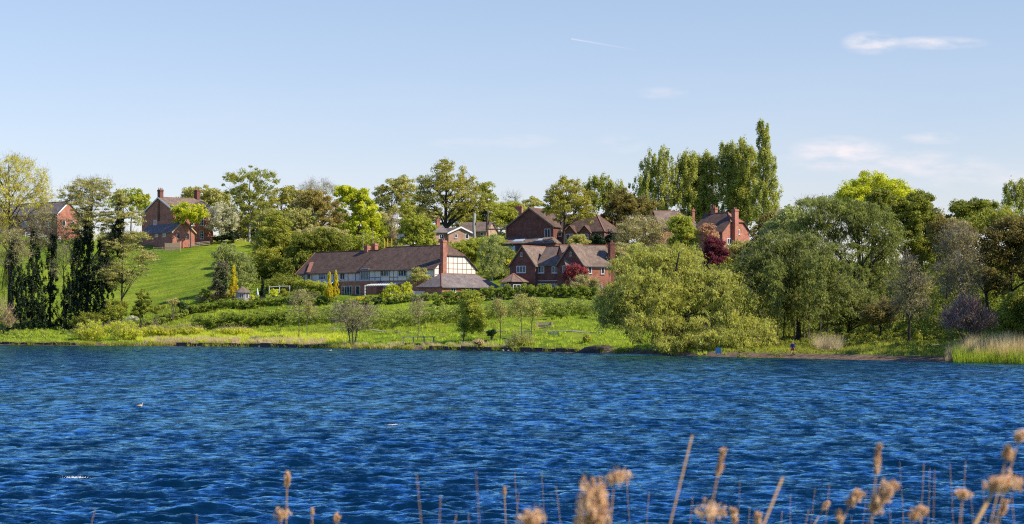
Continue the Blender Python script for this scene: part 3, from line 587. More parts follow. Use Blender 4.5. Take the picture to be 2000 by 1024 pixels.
tree('broadleaf_tree', 'fresh green tree behind the timber framed gable', 'tree', 452, 905, [(905, 486, 24, 16), (888, 492, 18, 14), (925, 495, 22, 22), (942, 484, 20, 16)], 'fresh', 140, 80, .85, .25)
tree('birch_tree', 'pale feathery birch between the two large houses', 'tree', 436, 962, [(955, 490, 22, 26), (972, 505, 20, 26), (950, 520, 20, 22), (965, 470, 14, 12), (965, 530, 22, 14)], 'greywil', 170, 52, .8, .2, 'willow', tr=.16, bark='bark_pale')
shrub('yellow_shrub', 'shrub with orange yellow flowers beside the left brick gable', 'bush', 428, 994, [(994, 513, 7, 7), (985, 522, 7, 6)], 'gold', 16, 26, .35, .18)
tree('broadleaf_tree', 'bushy green tree on the slope above the mixed bushes right of the brick houses', 'tree', 432, 1335, [(1330, 440, 24, 24), (1340, 465, 24, 30), (1325, 480, 22, 24), (1350, 490, 14, 18)], 'fresh', 150, 78, .9, .26, tr=.25)
tree('thorn_tree', 'wide twiggy tan tree above the roof end of the right brick house', 'tree', 462, 1262, [(1260, 445, 46, 26), (1290, 460, 36, 30), (1230, 465, 36, 34), (1260, 490, 50, 24)], 'brownish', 230, 34, 1.0, .24, tr=.35, twigs=14, twm='twig_tan')
tree('broadleaf_tree', 'yellow and pinkish leaved small tree below the red house', 'tree', 432, 1380, [(1380, 455, 18, 18), (1392, 468, 16, 18)], 'pinkish', 70, 55, .8, .24)
tree('copper_beech', 'dark red leaved tree in front of the red house', 'tree', 424, 1394, [(1392, 480, 18, 20), (1405, 492, 16, 24), (1385, 498, 15, 20), (1398, 512, 14, 14)], 'red', 120, 70, .75, .24, shell=.6)
tree('broadleaf_tree', 'olive brown round tree right of the red house', 'tree', 410, 1512, [(1505, 440, 26, 24), (1530, 455, 26, 26), (1490, 460, 22, 24), (1475, 500, 30, 30), (1450, 520, 26, 30)], 'bronze', 230, 75, .95, .27, tr=.35)
for px, D, lb, m_, lab in [
 (505, 560, [(505, 440, 28, 26), (480, 452, 22, 18)], 'alder', 'olive tree at the top corner of the field behind the pale trunk'),
 (655, 545, [(660, 455, 34, 22), (690, 465, 30, 22)], 'mid', 'green tree under the right side of the bronze dome'),
 (725, 530, [(730, 465, 30, 20), (745, 450, 20, 22)], 'deep', 'dark green tree at the foot of the vivid lime maple'),
 (760, 545, [(762, 462, 30, 22), (745, 440, 22, 26)], 'brownish', 'dull brown green tree between the maple and the tall thin pole'),
 (835, 575, [(835, 430, 34, 22), (812, 420, 26, 24)], 'alder', 'olive tree beneath the left limb of the great oak'),
 (905, 575, [(905, 428, 36, 20), (930, 440, 30, 16)], 'oak', 'low golden tree beneath the right limb of the great oak'),
 (975, 570, [(975, 430, 30, 20), (995, 425, 22, 22)], 'mid', 'green tree between the pollard trunks and the scaffold'),
 (1010, 590, [(1005, 408, 22, 16), (985, 412, 20, 18)], 'fresh', 'light green tree left of the square red chimney'),
 (600, 500, [(590, 430, 30, 26), (570, 450, 30, 24)], 'alder', 'olive tree under the left side of the bronze dome'),
 (530, 470, [(520, 505, 30, 24), (548, 520, 30, 20), (505, 530, 20, 22)], 'mid', 'mid green bushy tree at the lower right corner of the field'),
 (590, 462, [(575, 525, 24, 20), (600, 512, 24, 20)], 'deep', 'dark tree touching the left hip of the long house'),
 (690, 478, [(680, 478, 34, 16), (715, 472, 26, 14)], 'fresh', 'light green tree just above the roof of the long house'),
 (950, 480, [(940, 476, 26, 12), (965, 472, 22, 14)], 'fresh', 'low leafy tree at the foot of the pollard trunks'),
 (985, 448, [(985, 505, 16, 24), (975, 530, 16, 16)], 'deep', 'dark tree squeezed between the birch and the left brick gable'),
 (1215, 452, [(1215, 500, 30, 26), (1200, 530, 24, 24)], 'brownish', 'brown green tree right of the brick house end chimney'),
 (1290, 425, [(1290, 505, 34, 26), (1330, 500, 26, 22)], 'mid', 'green tree rising behind the top of the great willow'),
 (1447, 428, [(1440, 492, 24, 22), (1462, 486, 20, 16), (1425, 515, 20, 22), (1455, 510, 24, 24)], 'alder', 'pale yellowish tree hiding the lower wall of the red house'),
 (1360, 575, [(1360, 335, 22, 30), (1362, 385, 26, 40)], 'poplar', 'poplar set back between two others of the tall row'),
 (1440, 578, [(1440, 330, 20, 34), (1440, 385, 30, 40)], 'poplar', 'poplar set back near the right end of the tall row'),
 (1440, 425, [(1432, 545, 26, 30), (1450, 520, 22, 26)], 'mid', 'green tree filling the gap between the two willows'),
 (1545, 345, [(1545, 430, 36, 26), (1510, 455, 30, 26), (1565, 470, 36, 24)], 'greywil', 'greyish green tree behind the leftmost wood willow'),
 (1690, 395, [(1650, 400, 30, 26), (1690, 410, 36, 26)], 'mid', 'mid green tree below the left side of the yellow crown'),
 (1850, 345, [(1850, 470, 26, 34), (1870, 455, 26, 26)], 'brownish', 'brownish tree right of the dark maple'),
 (1960, 380, [(1955, 425, 34, 22), (1920, 440, 30, 20)], 'mid', 'green tree under the skyline poplar at the right')]:
    tree('broadleaf_tree', lab, 'tree', D, px, lb, m_, 110, 56, 1.1, .3 if D > 440 else .26, tr=.3, bark='bark_dark')
# big foreground willow
BW = [(1262, 505, 48, 34, 4), (1300, 520, 50, 44, 3), (1225, 540, 42, 44, 2), (1210, 590, 45, 40, 0), (1250, 580, 60, 54, -3), (1330, 540, 48, 44, 2), (1370, 560, 46, 44, 0), (1310, 600, 70, 60, -2),
      (1400, 600, 48, 50, -4), (1425, 640, 50, 44, -8), (1380, 650, 60, 38, -9), (1270, 640, 60, 34, -5), (1455, 655, 44, 36, -12), (1200, 625, 32, 30, -1), (1350, 500, 30, 24, 4), (1435, 600, 42, 40, -7), (1470, 668, 28, 24, -13), (1410, 560, 36, 34, -2), (1190, 600, 30, 40, 2), (1405, 668, 60, 26, -13), (1320, 672, 60, 20, -8)]
tree('great_willow', 'huge rounded yellow green willow hanging over the water', 'tree', 292, 1308, BW, 'willow', 1150, 74, 1.15, .20, 'willow', tr=.6, bark='bark_dark', limbs=30, fork=.12, twigs=5, twm='twig_tan', shell=.68, depth=.85, sub=.6, twl=1.0)
# right hand wood
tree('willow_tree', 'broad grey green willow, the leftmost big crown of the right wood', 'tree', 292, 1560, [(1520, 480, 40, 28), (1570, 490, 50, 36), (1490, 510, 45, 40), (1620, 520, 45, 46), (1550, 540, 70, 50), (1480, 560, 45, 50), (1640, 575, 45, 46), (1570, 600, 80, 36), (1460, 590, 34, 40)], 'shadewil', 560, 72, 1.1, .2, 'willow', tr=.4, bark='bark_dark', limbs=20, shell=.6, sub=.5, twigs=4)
stems = [(1443, 296), (1464, 298), (1502, 286), (1517, 283), (1530, 292), (1551, 290), (1571, 287), (1580, 284), (1601, 280), (1616, 291)]
for i, (px, D) in enumerate(stems):
    words = ['behind the right skirt of the big willow', 'second from the big willow, half hidden', 'left of the walking person', 'nearest left of the person', 'right behind the blue clad person', 'one step right of the person', 'left one of a close pair of stems', 'right one of a close pair of stems', 'left of the dry grass clump', 'set back behind the dry grass clump']
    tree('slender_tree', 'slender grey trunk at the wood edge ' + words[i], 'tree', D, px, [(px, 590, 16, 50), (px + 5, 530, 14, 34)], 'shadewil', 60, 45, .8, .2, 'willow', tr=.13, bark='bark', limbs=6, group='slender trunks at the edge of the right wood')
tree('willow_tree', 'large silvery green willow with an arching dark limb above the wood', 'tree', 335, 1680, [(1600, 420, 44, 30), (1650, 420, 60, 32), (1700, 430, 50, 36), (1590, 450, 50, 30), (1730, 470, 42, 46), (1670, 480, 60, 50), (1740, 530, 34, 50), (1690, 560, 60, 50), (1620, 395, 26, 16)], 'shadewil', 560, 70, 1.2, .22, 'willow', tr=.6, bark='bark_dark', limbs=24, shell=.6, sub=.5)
tree('sycamore_tree', 'yellow topped maple crowning the right wood', 'tree', 385, 1700, [(1700, 368, 46, 30), (1670, 385, 36, 30), (1740, 372, 40, 24), (1770, 385, 26, 24), (1720, 405, 60, 30), (1655, 395, 20, 22)], 'yellow', 250, 72, 1.1, .27, tr=.5, shell=.7)
tree('sycamore_tree', 'dark green maple in front of the yellow topped one', 'tree', 352, 1790, [(1720, 400, 30, 30), (1780, 415, 42, 36), (1810, 440, 32, 44), (1770, 460, 44, 50), (1820, 480, 22, 36), (1800, 395, 26, 22), (1795, 510, 30, 34)], 'deep', 420, 85, 1.0, .25, tr=.5, bark='bark_dark', shell=.65)
tree('bush_tree', 'feathery pale green top poking above the wood left of the yellow maple', 'tree', 400, 1580, [(1580, 398, 26, 14), (1605, 395, 14, 10)], 'greywil', 60, 40, .9, .22, 'willow', twigs=5)
tree('broadleaf_tree', 'far dark green tree right of the gap in the skyline', 'tree', 450, 1885, [(1880, 410, 26, 20), (1905, 412, 26, 22), (1930, 408, 22, 20), (1900, 430, 50, 22)], 'deep', 170, 80, 1.1, .3, tr=.35)
tree('poplar_tree', 'open green poplar on the skyline at the right edge', 'tree', 455, 1985, [(1975, 378, 20, 24), (1995, 375, 18, 24), (2015, 380, 22, 26), (1990, 405, 34, 24)], 'poplar', 110, 55, 1.0, .28, 'poplar', tr=.3, group='poplars on the skyline')
tree('bronze_oak', 'wide olive brown oak filling the right edge of the wood', 'tree', 330, 1975, [(1990, 450, 50, 34), (1950, 470, 44, 40), (2020, 480, 50, 50), (1930, 510, 34, 34), (1985, 520, 46, 30), (1880, 470, 34, 34), (2040, 540, 40, 30)], 'bronze', 400, 66, 1.0, .24, tr=.5, bark='bark_dark', twigs=3)
tree('bare_tree', 'grey brown almost leafless tree with a pale trunk in the right wood', 'tree', 300, 1877, [(1870, 470, 34, 30), (1860, 500, 30, 34), (1890, 520, 34, 34), (1880, 560, 42, 40), (1850, 540, 26, 34)], 'brownish', 190, 14, .9, .18, tr=.25, bark='bark_pale', twigs=24, twm='twig_grey', limbs=26)
tree('bare_tree', 'sparse dark alder with a straight black trunk near the shore of the wood', 'tree', 272, 1776, [(1776, 525, 22, 26), (1770, 560, 34, 26), (1782, 595, 38, 24), (1790, 560, 26, 24)], 'brownish', 150, 12, .8, .16, 'layer', tr=.22, bark='bark_dark', twigs=16, limbs=24)
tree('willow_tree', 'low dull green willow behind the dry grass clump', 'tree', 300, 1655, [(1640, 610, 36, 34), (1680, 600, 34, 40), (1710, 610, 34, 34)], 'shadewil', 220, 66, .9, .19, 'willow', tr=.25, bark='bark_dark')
tree('broadleaf_tree', 'small brown green tree between the dry grass and the black trunked alder', 'tree', 285, 1718, [(1712, 615, 30, 22), (1735, 605, 24, 24)], 'bronze', 120, 50, .8, .18, tr=.15, bark='bark_dark', twigs=4)
shrub('hawthorn_bush', 'pinkish brown leafless bush above the reed bed', 'bush', 248, 1893, [(1885, 620, 46, 32), (1915, 630, 34, 28), (1860, 630, 28, 20), (1890, 600, 30, 20)], 'brownish', 240, 5, .7, .14, twigs=42, twm='twig_pink', nstem=22)
shrub('sallow_bush', 'green leafy bush at the right edge behind the reeds', 'bush', 252, 1985, [(1980, 595, 32, 30), (2010, 600, 40, 36), (1965, 630, 30, 26), (2000, 640, 50, 26)], 'mid', 280, 75, .7, .18)
tree('broadleaf_tree', 'olive green tree between the bare tree and the wide oak on the right', 'tree', 318, 1935, [(1925, 545, 30, 24), (1950, 560, 30, 22), (1835, 450, 26, 30), (1845, 490, 22, 26)], 'bronze', 130, 60, .9, .22, bark='bark_dark')
# garden and bank plants
tree('weeping_willow', 'silvery green weeping tree in the gardens below the field', 'tree', 446, 462, [(440, 495, 24, 20), (462, 515, 28, 30), (480, 545, 20, 34), (432, 520, 20, 24), (455, 550, 34, 26), (428, 500, 14, 14)], 'greywil', 260, 66, .9, .22, 'willow', tr=.3)
tree('dark_conifer', 'dark brownish conifer in front of the silvery weeping tree', 'tree', 436, 432, [(432, 545, 15, 28), (428, 562, 17, 18), (438, 525, 10, 16)], 'dark', 110, 70, .6, .2, 'cone', tr=.15, twigs=8, twm='twig_pink')
def cone(px, py0, py1, hw, n=7):
    return [(px, py1 + (py0 - py1) * (i + .6) / n, max(hw * (.3 + .7 * (i + 1) / n), 2), (py0 - py1) / n * .9) for i in range(n)]
shrub('golden_conifer', 'golden yellow conifer beside the dark conifer', 'conifer', 434, 456, cone(456, 574, 520, 13), 'gold', 110, 60, .5, .17, 'poplar')
shrub('golden_conifer', 'taller golden conifer in front of the long house, left of its pair', 'conifer', 420, 643, cone(643, 580, 533, 11), 'gold', 90, 60, .42, .16, 'poplar', group='pair of golden conifers')
shrub('golden_conifer', 'golden conifer right of its pair, touching the brick bay', 'conifer', 421, 657, cone(656, 578, 531, 10), 'gold', 80, 60, .42, .16, 'poplar', group='pair of golden conifers')
shrub('dark_conifer', 'narrow black green cypress right of the summerhouse', 'conifer', 432, 513, cone(513, 586, 545, 9), 'conif', 80, 70, .45, .18, 'poplar')
shrub('bush', 'rounded bright lime bush in front of the long house', 'bush', 412, 765, [(765, 572, 24, 22), (750, 582, 16, 16), (780, 585, 16, 14)], 'lime', 120, 80, .6, .19, 'willow')
shrub('bush', 'yellow green upright bush touching the lime bush', 'bush', 414, 795, [(793, 560, 13, 14), (797, 575, 12, 14)], 'osier', 60, 70, .5, .18, 'willow')
shrub('bush', 'dark evergreen bush at the foot of the lime bush', 'bush', 411, 740, [(738, 588, 13, 11), (752, 594, 10, 8)], 'dark', 40, 80, .45, .2)
tree('apple_tree', 'small open crowned green tree in front of the cream panels', 'tree', 416, 817, [(817, 535, 16, 14), (808, 545, 12, 12), (828, 543, 12, 12)], 'alder', 60, 52, .6, .18, tr=.09)
tree('japanese_maple', 'dark red small tree in front of the right brick gable', 'tree', 408, 1124, [(1124, 528, 17, 14), (1112, 540, 14, 12), (1140, 535, 12, 12), (1125, 548, 16, 12)], 'maplered', 90, 56, .6, .18, tr=.1)
tree('apple_tree', 'pale green fruit tree below the dark red maple', 'tree', 402, 1142, [(1140, 555, 22, 18), (1160, 560, 14, 16), (1125, 562, 14, 14)], 'brownish', 110, 50, .65, .18, tr=.1, twigs=4)
for D, px, lb, m_, lab in [(418, 885, [(885, 575, 12, 10)], 'maplered', 'small red leaved shrub in the front garden of the hip roofed wing'), (416, 868, [(868, 568, 9, 8)], 'gold', 'round yellow shrub beside the white garden fence'),
        (415, 846, [(846, 572, 10, 9)], 'deep', 'dark shrub left of the round yellow one'), (410, 1096, [(1096, 570, 7, 6)], 'gold', 'bright yellow flowering shrub by the french windows'), (409, 1112, [(1114, 574, 13, 9)], 'osier', 'low yellow green shrub right of the french windows'),
        (414, 905, [(903, 578, 12, 8)], 'brownish', 'tan shrub at the end of the hip roofed wing'), (412, 956, [(956, 572, 8, 7)], 'gold', 'small yellow shrub beside the octagonal sun room')]:
    shrub('garden_shrub', lab, 'bush', D, px, lb, m_, 22, 60, .4, .17)
shrub('garden_shrub', 'white flowering shrub under the dark gate trees of the upper house', 'bush', 470, 1128, [(1128, 480, 14, 5)], 'blossom', 18, 40, .4, .2)
tree('broadleaf_tree', 'dull green tree below the upper house dormers', 'tree', 476, 1132, [(1132, 470, 18, 14), (1118, 475, 12, 10)], 'alder', 60, 60, .8, .25)
shrub('evergreen_shrub', 'black green evergreen mass right of the upper house porch', 'bush', 480, 1175, [(1170, 470, 26, 16), (1195, 465, 16, 20)], 'conif', 80, 80, .8, .3)
# bank: birches, shrubs, saplings
tree('multi_stem_alder', 'leafless brown multi stemmed alder at the water edge', 'tree', 352, 690, [(690, 610, 36, 22), (665, 615, 22, 20), (715, 615, 22, 20), (690, 632, 34, 16)], 'brownish', 120, 9, .75, .15, tr=.3, stems=6, bark='bark', twigs=11, limbs=40, fork=.1)
for px, D, lb, m_, lab, st in [(583, 372, [(584, 590, 18, 24), (575, 600, 14, 16), (590, 575, 12, 14)], 'brownish', 'thin sapling with hazy brown crown, left one of a pair', 12),
      (600, 374, [(602, 595, 14, 22), (606, 610, 12, 14)], 'alder', 'thin sapling with hazy green crown, right one of a pair', 8),
      (816, 350, [(816, 615, 18, 16), (818, 598, 14, 14)], 'brownish', 'thin pale trunked sapling behind the wooden rail', 12),
      (977, 335, [(977, 610, 14, 22), (972, 595, 10, 14)], 'alder', 'white stemmed birch sapling midway along the bank', 6),
      (1019, 330, [(1018, 592, 18, 24), (1010, 610, 16, 18)], 'alder', 'dark stemmed sapling with a light green crown, left of its neighbour', 3),
      (1038, 333, [(1040, 600, 18, 24), (1046, 615, 14, 16)], 'alder', 'sapling just left of the wooden bench, second of two', 3)]:
    tree('young_tree', lab, 'tree', D, px, lb, m_, 44, 24 if st < 9 else 12, .6, .15, tr=.08, bark='bark', twigs=st // 2, limbs=14, group='young trees on the bank', fork=.5)
tree('young_ash', 'leafy bright green young tree standing on the bank', 'tree', 338, 905, [(920, 590, 22, 26), (925, 615, 24, 24), (905, 605, 14, 24), (930, 640, 24, 18), (905, 640, 12, 20)], 'fresh', 190, 52, .65, .17, tr=.1, shell=.35)
shrub('sallow_bush', 'wispy pale green shrub at the water edge before the benches', 'bush', 319, 1020, [(1020, 662, 26, 15), (1005, 668, 18, 10), (1035, 670, 18, 9)], 'willow', 90, 40, .55, .14, 'willow', twigs=6)
for px, D, lb, m_, lab in [(960, 333, [(960, 650, 11, 8)], 'dark', 'low dark bush under the white stemmed birch'), (935, 326, [(935, 668, 14, 7)], 'dry', 'tuft of tan dry grass on the bank below the young ash'),
      (1140, 312, [(1146, 662, 8, 10)], 'mid', 'small weed clump on the bank near the earth mound'), (1110, 355, [(1100, 612, 26, 12), (1080, 608, 16, 9)], 'hedge', 'dark green bramble mound above the wooden bench'),
      (1140, 352, [(1145, 622, 16, 8)], 'hedge', 'small dark bramble mound right of the larger one')]:
    shrub('bank_shrub', lab, 'bush', D, px, lb, m_, 40, 60, .45, .16)
for px, D, lb, m_, lab in [(338, 424, [(338, 590, 15, 10)], 'brownish', 'rounded tan green shrub left of the barbecue'), (352, 426, [(355, 596, 12, 9)], 'dark', 'dark clipped shrub under the barbecue'),
      (400, 438, [(400, 572, 18, 12), (412, 566, 10, 8)], 'fresh', 'light green shrub left of the dark conifer'), (535, 434, [(535, 572, 12, 10)], 'osier', 'yellow green shrub right of the black cypress'),
      (556, 436, [(556, 572, 14, 10)], 'mid', 'green shrub under the white pergola rail'), (585, 430, [(585, 572, 16, 12)], 'fresh', 'bright green shrub before the left end of the long house'),
      (612, 428, [(614, 574, 14, 9)], 'deep', 'deep green shrub under the white glass roof'), (490, 432, [(492, 582, 9, 7)], 'osier', 'small lime shrub beside the summerhouse'),
      (700, 414, [(700, 584, 20, 5)], 'gold', 'low golden border under the french doors'), (720, 413, [(722, 583, 14, 7)], 'mid', 'low green shrub right of the golden border'),
      (300, 416, [(300, 606, 14, 10), (318, 600, 12, 8)], 'mid', 'green shrub in front of the short fence panel'), (830, 410, [(830, 582, 14, 8)], 'pinkish', 'pinkish brown low shrub before the pale garden fence'),
      (925, 412, [(925, 576, 16, 9)], 'mid', 'green shrub under the right eave of the hip roofed wing'), (975, 411, [(975, 578, 10, 7)], 'fresh', 'small green shrub at the left corner of the sun room')]:
    shrub('garden_shrub', lab, 'bush', D, px, lb, m_, 34, 60, .45, .17)
# osiers on the left shore
for i, (px, D, lb, lab) in enumerate([(178, 398, [(182, 645, 38, 24), (165, 655, 26, 16)], 'large rounded lime yellow osier bush, leftmost at the water'), (240, 394, [(240, 645, 40, 24), (262, 650, 26, 18)], 'lime yellow osier bush right of the largest one'),
      (305, 396, [(300, 645, 30, 11), (325, 648, 22, 10)], 'low yellow osier between the tan grass and the rounded bushes'), (370, 396, [(370, 645, 34, 9)], 'low yellow green osier patch left of the hedge mound'), (455, 392, [(455, 646, 40, 8)], 'yellow green osier patch below the long dark bank hedge')]):
    shrub('osier_bush', lab, 'bush', D, px, lb, 'osier', 210, 60, .6, .17, 'willow', group='osier bushes on the left shore', twigs=6, twm='twig_tan')
# hedges
rgh = np.random.default_rng(11)
leafmass('hedge', 520, rgh, run(372, 428, 655, 420, 0, 1.5, 2.2), .5, 60, .2, 'round', 'hedge', label='long clipped green hedge along the gardens left of the golden conifers', cat='hedge')
leafmass('hedge', 330, rgh, run(655, 414, 842, 408, 0, 1.3, 2.0), .5, 50, .2, 'round', 'bramble', label='loose olive hedge in front of the long house', cat='hedge')
leafmass('hedge', 760, rgh, run(845, 402, 1165, 398, 0, 2.3, 2.6), .5, 60, .2, 'round', 'hedge', label='dark green hedge in front of the brick gabled house', cat='hedge')
leafmass('hedge', 520, rgh, run(375, 408, 560, 404, -.2, 2.4, 4), .6, 60, .2, 'round', 'hedge', label='rough dark hedge on the bank, lower one on the left', cat='hedge')
leafmass('hedge', 260, rgh, run(270, 422, 372, 428, 0, 1.2, 3), .5, 55, .2, 'round', 'bramble', label='low shrubby hedge at the foot of the field', cat='hedge')
leafmass('hedge', 420, rgh, run(560, 402, 740, 392, -.2, 2.0, 8), .6, 50, .19, 'round', 'bramble', label='brambly pale hedge on the bank below the long house', cat='hedge')
leafmass('hedge', 1300, rgh, run(700, 384, 1165, 360, -.2, 2.2, 11), .6, 50, .18, 'round', 'bramble', label='brambly thicket along the middle bank behind the young trees', cat='hedge')
leafmass('hedge', 260, rgh, run(578, 440, 640, 436, 0, 2.6, 3), .6, 60, .22, 'round', 'fresh', label='tall garden hedge under the white glass roof', cat='hedge')
leafmass('hedge', 200, rgh, run(385, 440, 470, 438, 0, 1.3, 5), .5, 50, .2, 'round', 'brownish', label='pale flowering border beside the summerhouse', cat='hedge')
leafmass('hedge', 300, rgh, run(520, 446, 585, 446, 0, 2.6, 8), .7, 55, .22, 'round', 'deep', label='dark garden bushes left of the long house', cat='hedge')
# massed undergrowth and woodland nobody could count
def fill(px0, px1, D0, D1, h0, h1):
    def f(rg, n):
        D = rg.uniform(D0, D1, n); px = rg.uniform(px0, px1, n); x = (px - 1000) * D / FPX
        hh = h0 + (h1 - h0) * rg.random(n) * (.6 + .4 * np.sin(px * .045) * np.sin(px * .11 + D * .1)); return np.stack([x, D, gz(x, D) + hh], 1)
    return f
leafmass('undergrowth', 900, rgh, fill(1440, 2080, 300, 350, 0, 4.5), 1.2, 60, .3, 'round', 'deep', kind='stuff', label='dark undergrowth under the right wood', )
leafmass('woodland', 1500, rgh, fill(1400, 2200, 350, 420, 0, 10), 1.5, 60, .4, 'round', 'deep', kind='stuff')
leafmass('woodland', 900, rgh, fill(1150, 1620, 440, 600, 0, 8), 1.5, 60, .42, 'round', 'dark', kind='stuff')
leafmass('woodland', 900, rgh, fill(640, 1120, 585, 640, 0, 8), 1.5, 60, .42, 'round', 'mid', kind='stuff')
leafmass('woodland', 700, rgh, fill(-150, 660, 600, 650, 0, 4.5), 1.5, 60, .42, 'round', 'alder', kind='stuff')
leafmass('undergrowth', 420, rgh, fill(495, 640, 450, 540, 0, 5), 1.2, 60, .3, 'round', 'deep', kind='stuff')
leafmass('undergrowth', 500, rgh, fill(640, 1000, 455, 560, 0, 3), 1.1, 60, .3, 'round', 'mid', kind='stuff')
leafmass('undergrowth', 420, rgh, fill(560, 790, 470, 520, 0, 3.5), 1.0, 60, .3, 'round', 'mid', kind='stuff')
leafmass('undergrowth', 520, rgh, fill(1200, 1430, 330, 430, 0, 4), 1.0, 60, .28, 'round', 'deep', kind='stuff')
leafmass('undergrowth', 260, rgh, fill(0, 300, 404, 424, -.1, .7), .5, 50, .2, 'round', 'bramble', kind='stuff')
leafmass('undergrowth', 300, rgh, fill(1440, 1900, 262, 285, -.1, .5), .5, 45, .18, 'round', 'deep', kind='stuff')
# grass: blades in tufts over banks and field, dry grass, reeds
def blades(name, n, rg, fpos, h, w_, m, lean=.25, **k):
    c = fpos(rg, n); O = c.mean(0); hh = h * rg.uniform(.5, 1.2, n); d = rg.normal(0, lean, (n, 3)); d[:, 2] = 1
    tip = c + d * hh[:, None]; a = np.stack([np.cos(t_ := rg.random(n) * 6.28), np.sin(t_), 0 * t_], 1) * w_ / 2
    v_ = np.stack([c - a, c + a, tip], 1).reshape(-1, 3) - O; o = npmesh(name, v_, np.arange(len(v_)).reshape(-1, 3), M[m]); o.location = O; tag(o, kind='stuff', **k); return o
def area(px0, px1, t0, t1, clump=0):
    def f(rg, n):
        px = rg.uniform(px0, px1, n); D = shoreD(px) + rg.uniform(t0, t1, n)
        if clump:
            q = n // clump + 1; cp = rg.uniform(px0, px1, q); cd = rg.uniform(t0, t1, q); i = rg.integers(0, q, n); px = cp[i] + rg.normal(0, 3, n); D = shoreD(px) + cd[i] + rg.normal(0, .35, n)
        x = (px - 1000) * D / FPX; return np.stack([x, D, gz(x, D) - .03], 1)
    return f
blades('grass', 60000, rgh, area(-50, 1420, 1, 70, 24), .5, .12, 'grassy')
blades('grass', 9000, rgh, area(280, 980, 30, 60, 14), .6, .14, 'mid')
blades('grass', 40000, rgh, area(1400, 2050, 4, 60, 24), .45, .1, 'mid')  # right bank blades in darker leaf colour, in place of the shade there
blades('dry_grass', 12000, rgh, area(285, 635, 1.2, 9, 90), 1.0, .07, 'dry')
blades('dry_grass', 3500, rgh, area(640, 1010, 1, 6, 60), .6, .07, 'dry')
blades('dry_grass', 900, rgh, area(1588, 1640, 10, 18, 40), 2.3, .05, 'dry', .35)
blades('dry_grass', 1400, rgh, area(1640, 1760, 6, 14, 40), .7, .05, 'mid', .35)
blades('weeds', 9000, rgh, area(-60, 1240, .2, 1.8, 45), .75, .1, 'mid', .45)
blades('weeds', 20000, rgh, area(270, 680, 3, 26, 60), .9, .12, 'osier')
blades('reeds', 9000, rgh, area(1885, 2120, -1.0, 9, 60), 2.8, .05, 'reedhead', .18)
blades('reeds', 3000, rgh, area(1850, 2120, 1, 12, 40), 2.0, .05, 'reedhead', .22)
leafmass('woodland', 2600, rgh, fill(2075, 2500, 232, 330, 0, 34), 2.2, 46, .7, 'round', 'deep', kind='stuff')  # unseen woods beyond the right edge, added to throw shade over the wood
leafmass('undergrowth', 700, rgh, fill(1440, 1900, 278, 300, 0, 1.2), .6, 50, .22, 'round', 'deep', kind='stuff')  # extra dark undergrowth, added to stand in for shaded ground below the wood
blades('reeds', 9000, rgh, area(1862, 2120, -2.0, 6), 1.7, .06, 'grassy', .14)
# ================================================================== BUILDINGS
M['brick_red'] = brick('brick_red', (.38, .125, .08), (.50, .18, .12), (.40, .26, .20))
M['brick_dark'] = brick('brick_dark', (.17, .05, .035), (.24, .075, .05), (.22, .17, .14))
M['brick_pink'] = brick('brick_pink', (.42, .22, .15), (.50, .29, .20), (.45, .38, .32))
M['tile_brown'] = brick('tile_brown', (.125, .08, .062), (.18, .12, .092), (.04, .03, .025), True)
M['tile_tan'] = brick('tile_tan', (.20, .145, .115), (.27, .20, .16), (.09, .07, .055), True)
M['tile_grey'] = brick('tile_grey', (.20, .165, .16), (.26, .215, .205), (.07, .065, .06), True)
M['tile_red'] = brick('tile_red', (.34, .13, .08), (.42, .18, .11), (.16, .07, .05), True)
M['ridge'] = surf('ridge_tile', (.22, .09, .06), (.36, .17, .11), 3)
M['cream'] = surf('cream_render', (.70, .61, .51), (.83, .74, .63), 1.2)
M['beam'] = surf('oak_beam', (.20, .135, .10), (.31, .22, .16), 4)
M['white'] = surf('white_paint', (.68, .68, .66), (.80, .80, .78), 2, rough=.5)
M['stonecap'] = surf('pale_stone', (.42, .37, .30), (.58, .52, .44), 3)
M['black'] = surf('black_metal', (.015, .015, .016), (.04, .04, .04), 3, rough=.5)
M['wood'] = surf('weathered_wood', (.20, .16, .12), (.36, .30, .24), 5)
M['newwood'] = surf('new_wood', (.45, .29, .15), (.60, .42, .25), 5)
M['greenpaint'] = surf('green_paint', (.02, .05, .035), (.05, .10, .07), 4, rough=.5)
M['lead'] = surf('lead_grey', (.10, .10, .11), (.18, .18, .19), 3)
M['yellow'] = surf('yellow_paint', (.6, .38, .03), (.7, .48, .06), 3)
m_, t_, p_ = mat('window_glass'); p_.inputs['Base Color'].default_value = (.03, .04, .05, 1); p_.inputs['Roughness'].default_value = .06; p_.inputs['IOR'].default_value = 1.5; M['glass'] = m_
m_, t_, p_ = mat('clear_glass_roof'); p_.inputs['Base Color'].default_value = (.45, .52, .60, 1); p_.inputs['Roughness'].default_value = .15; M['glassroof'] = m_

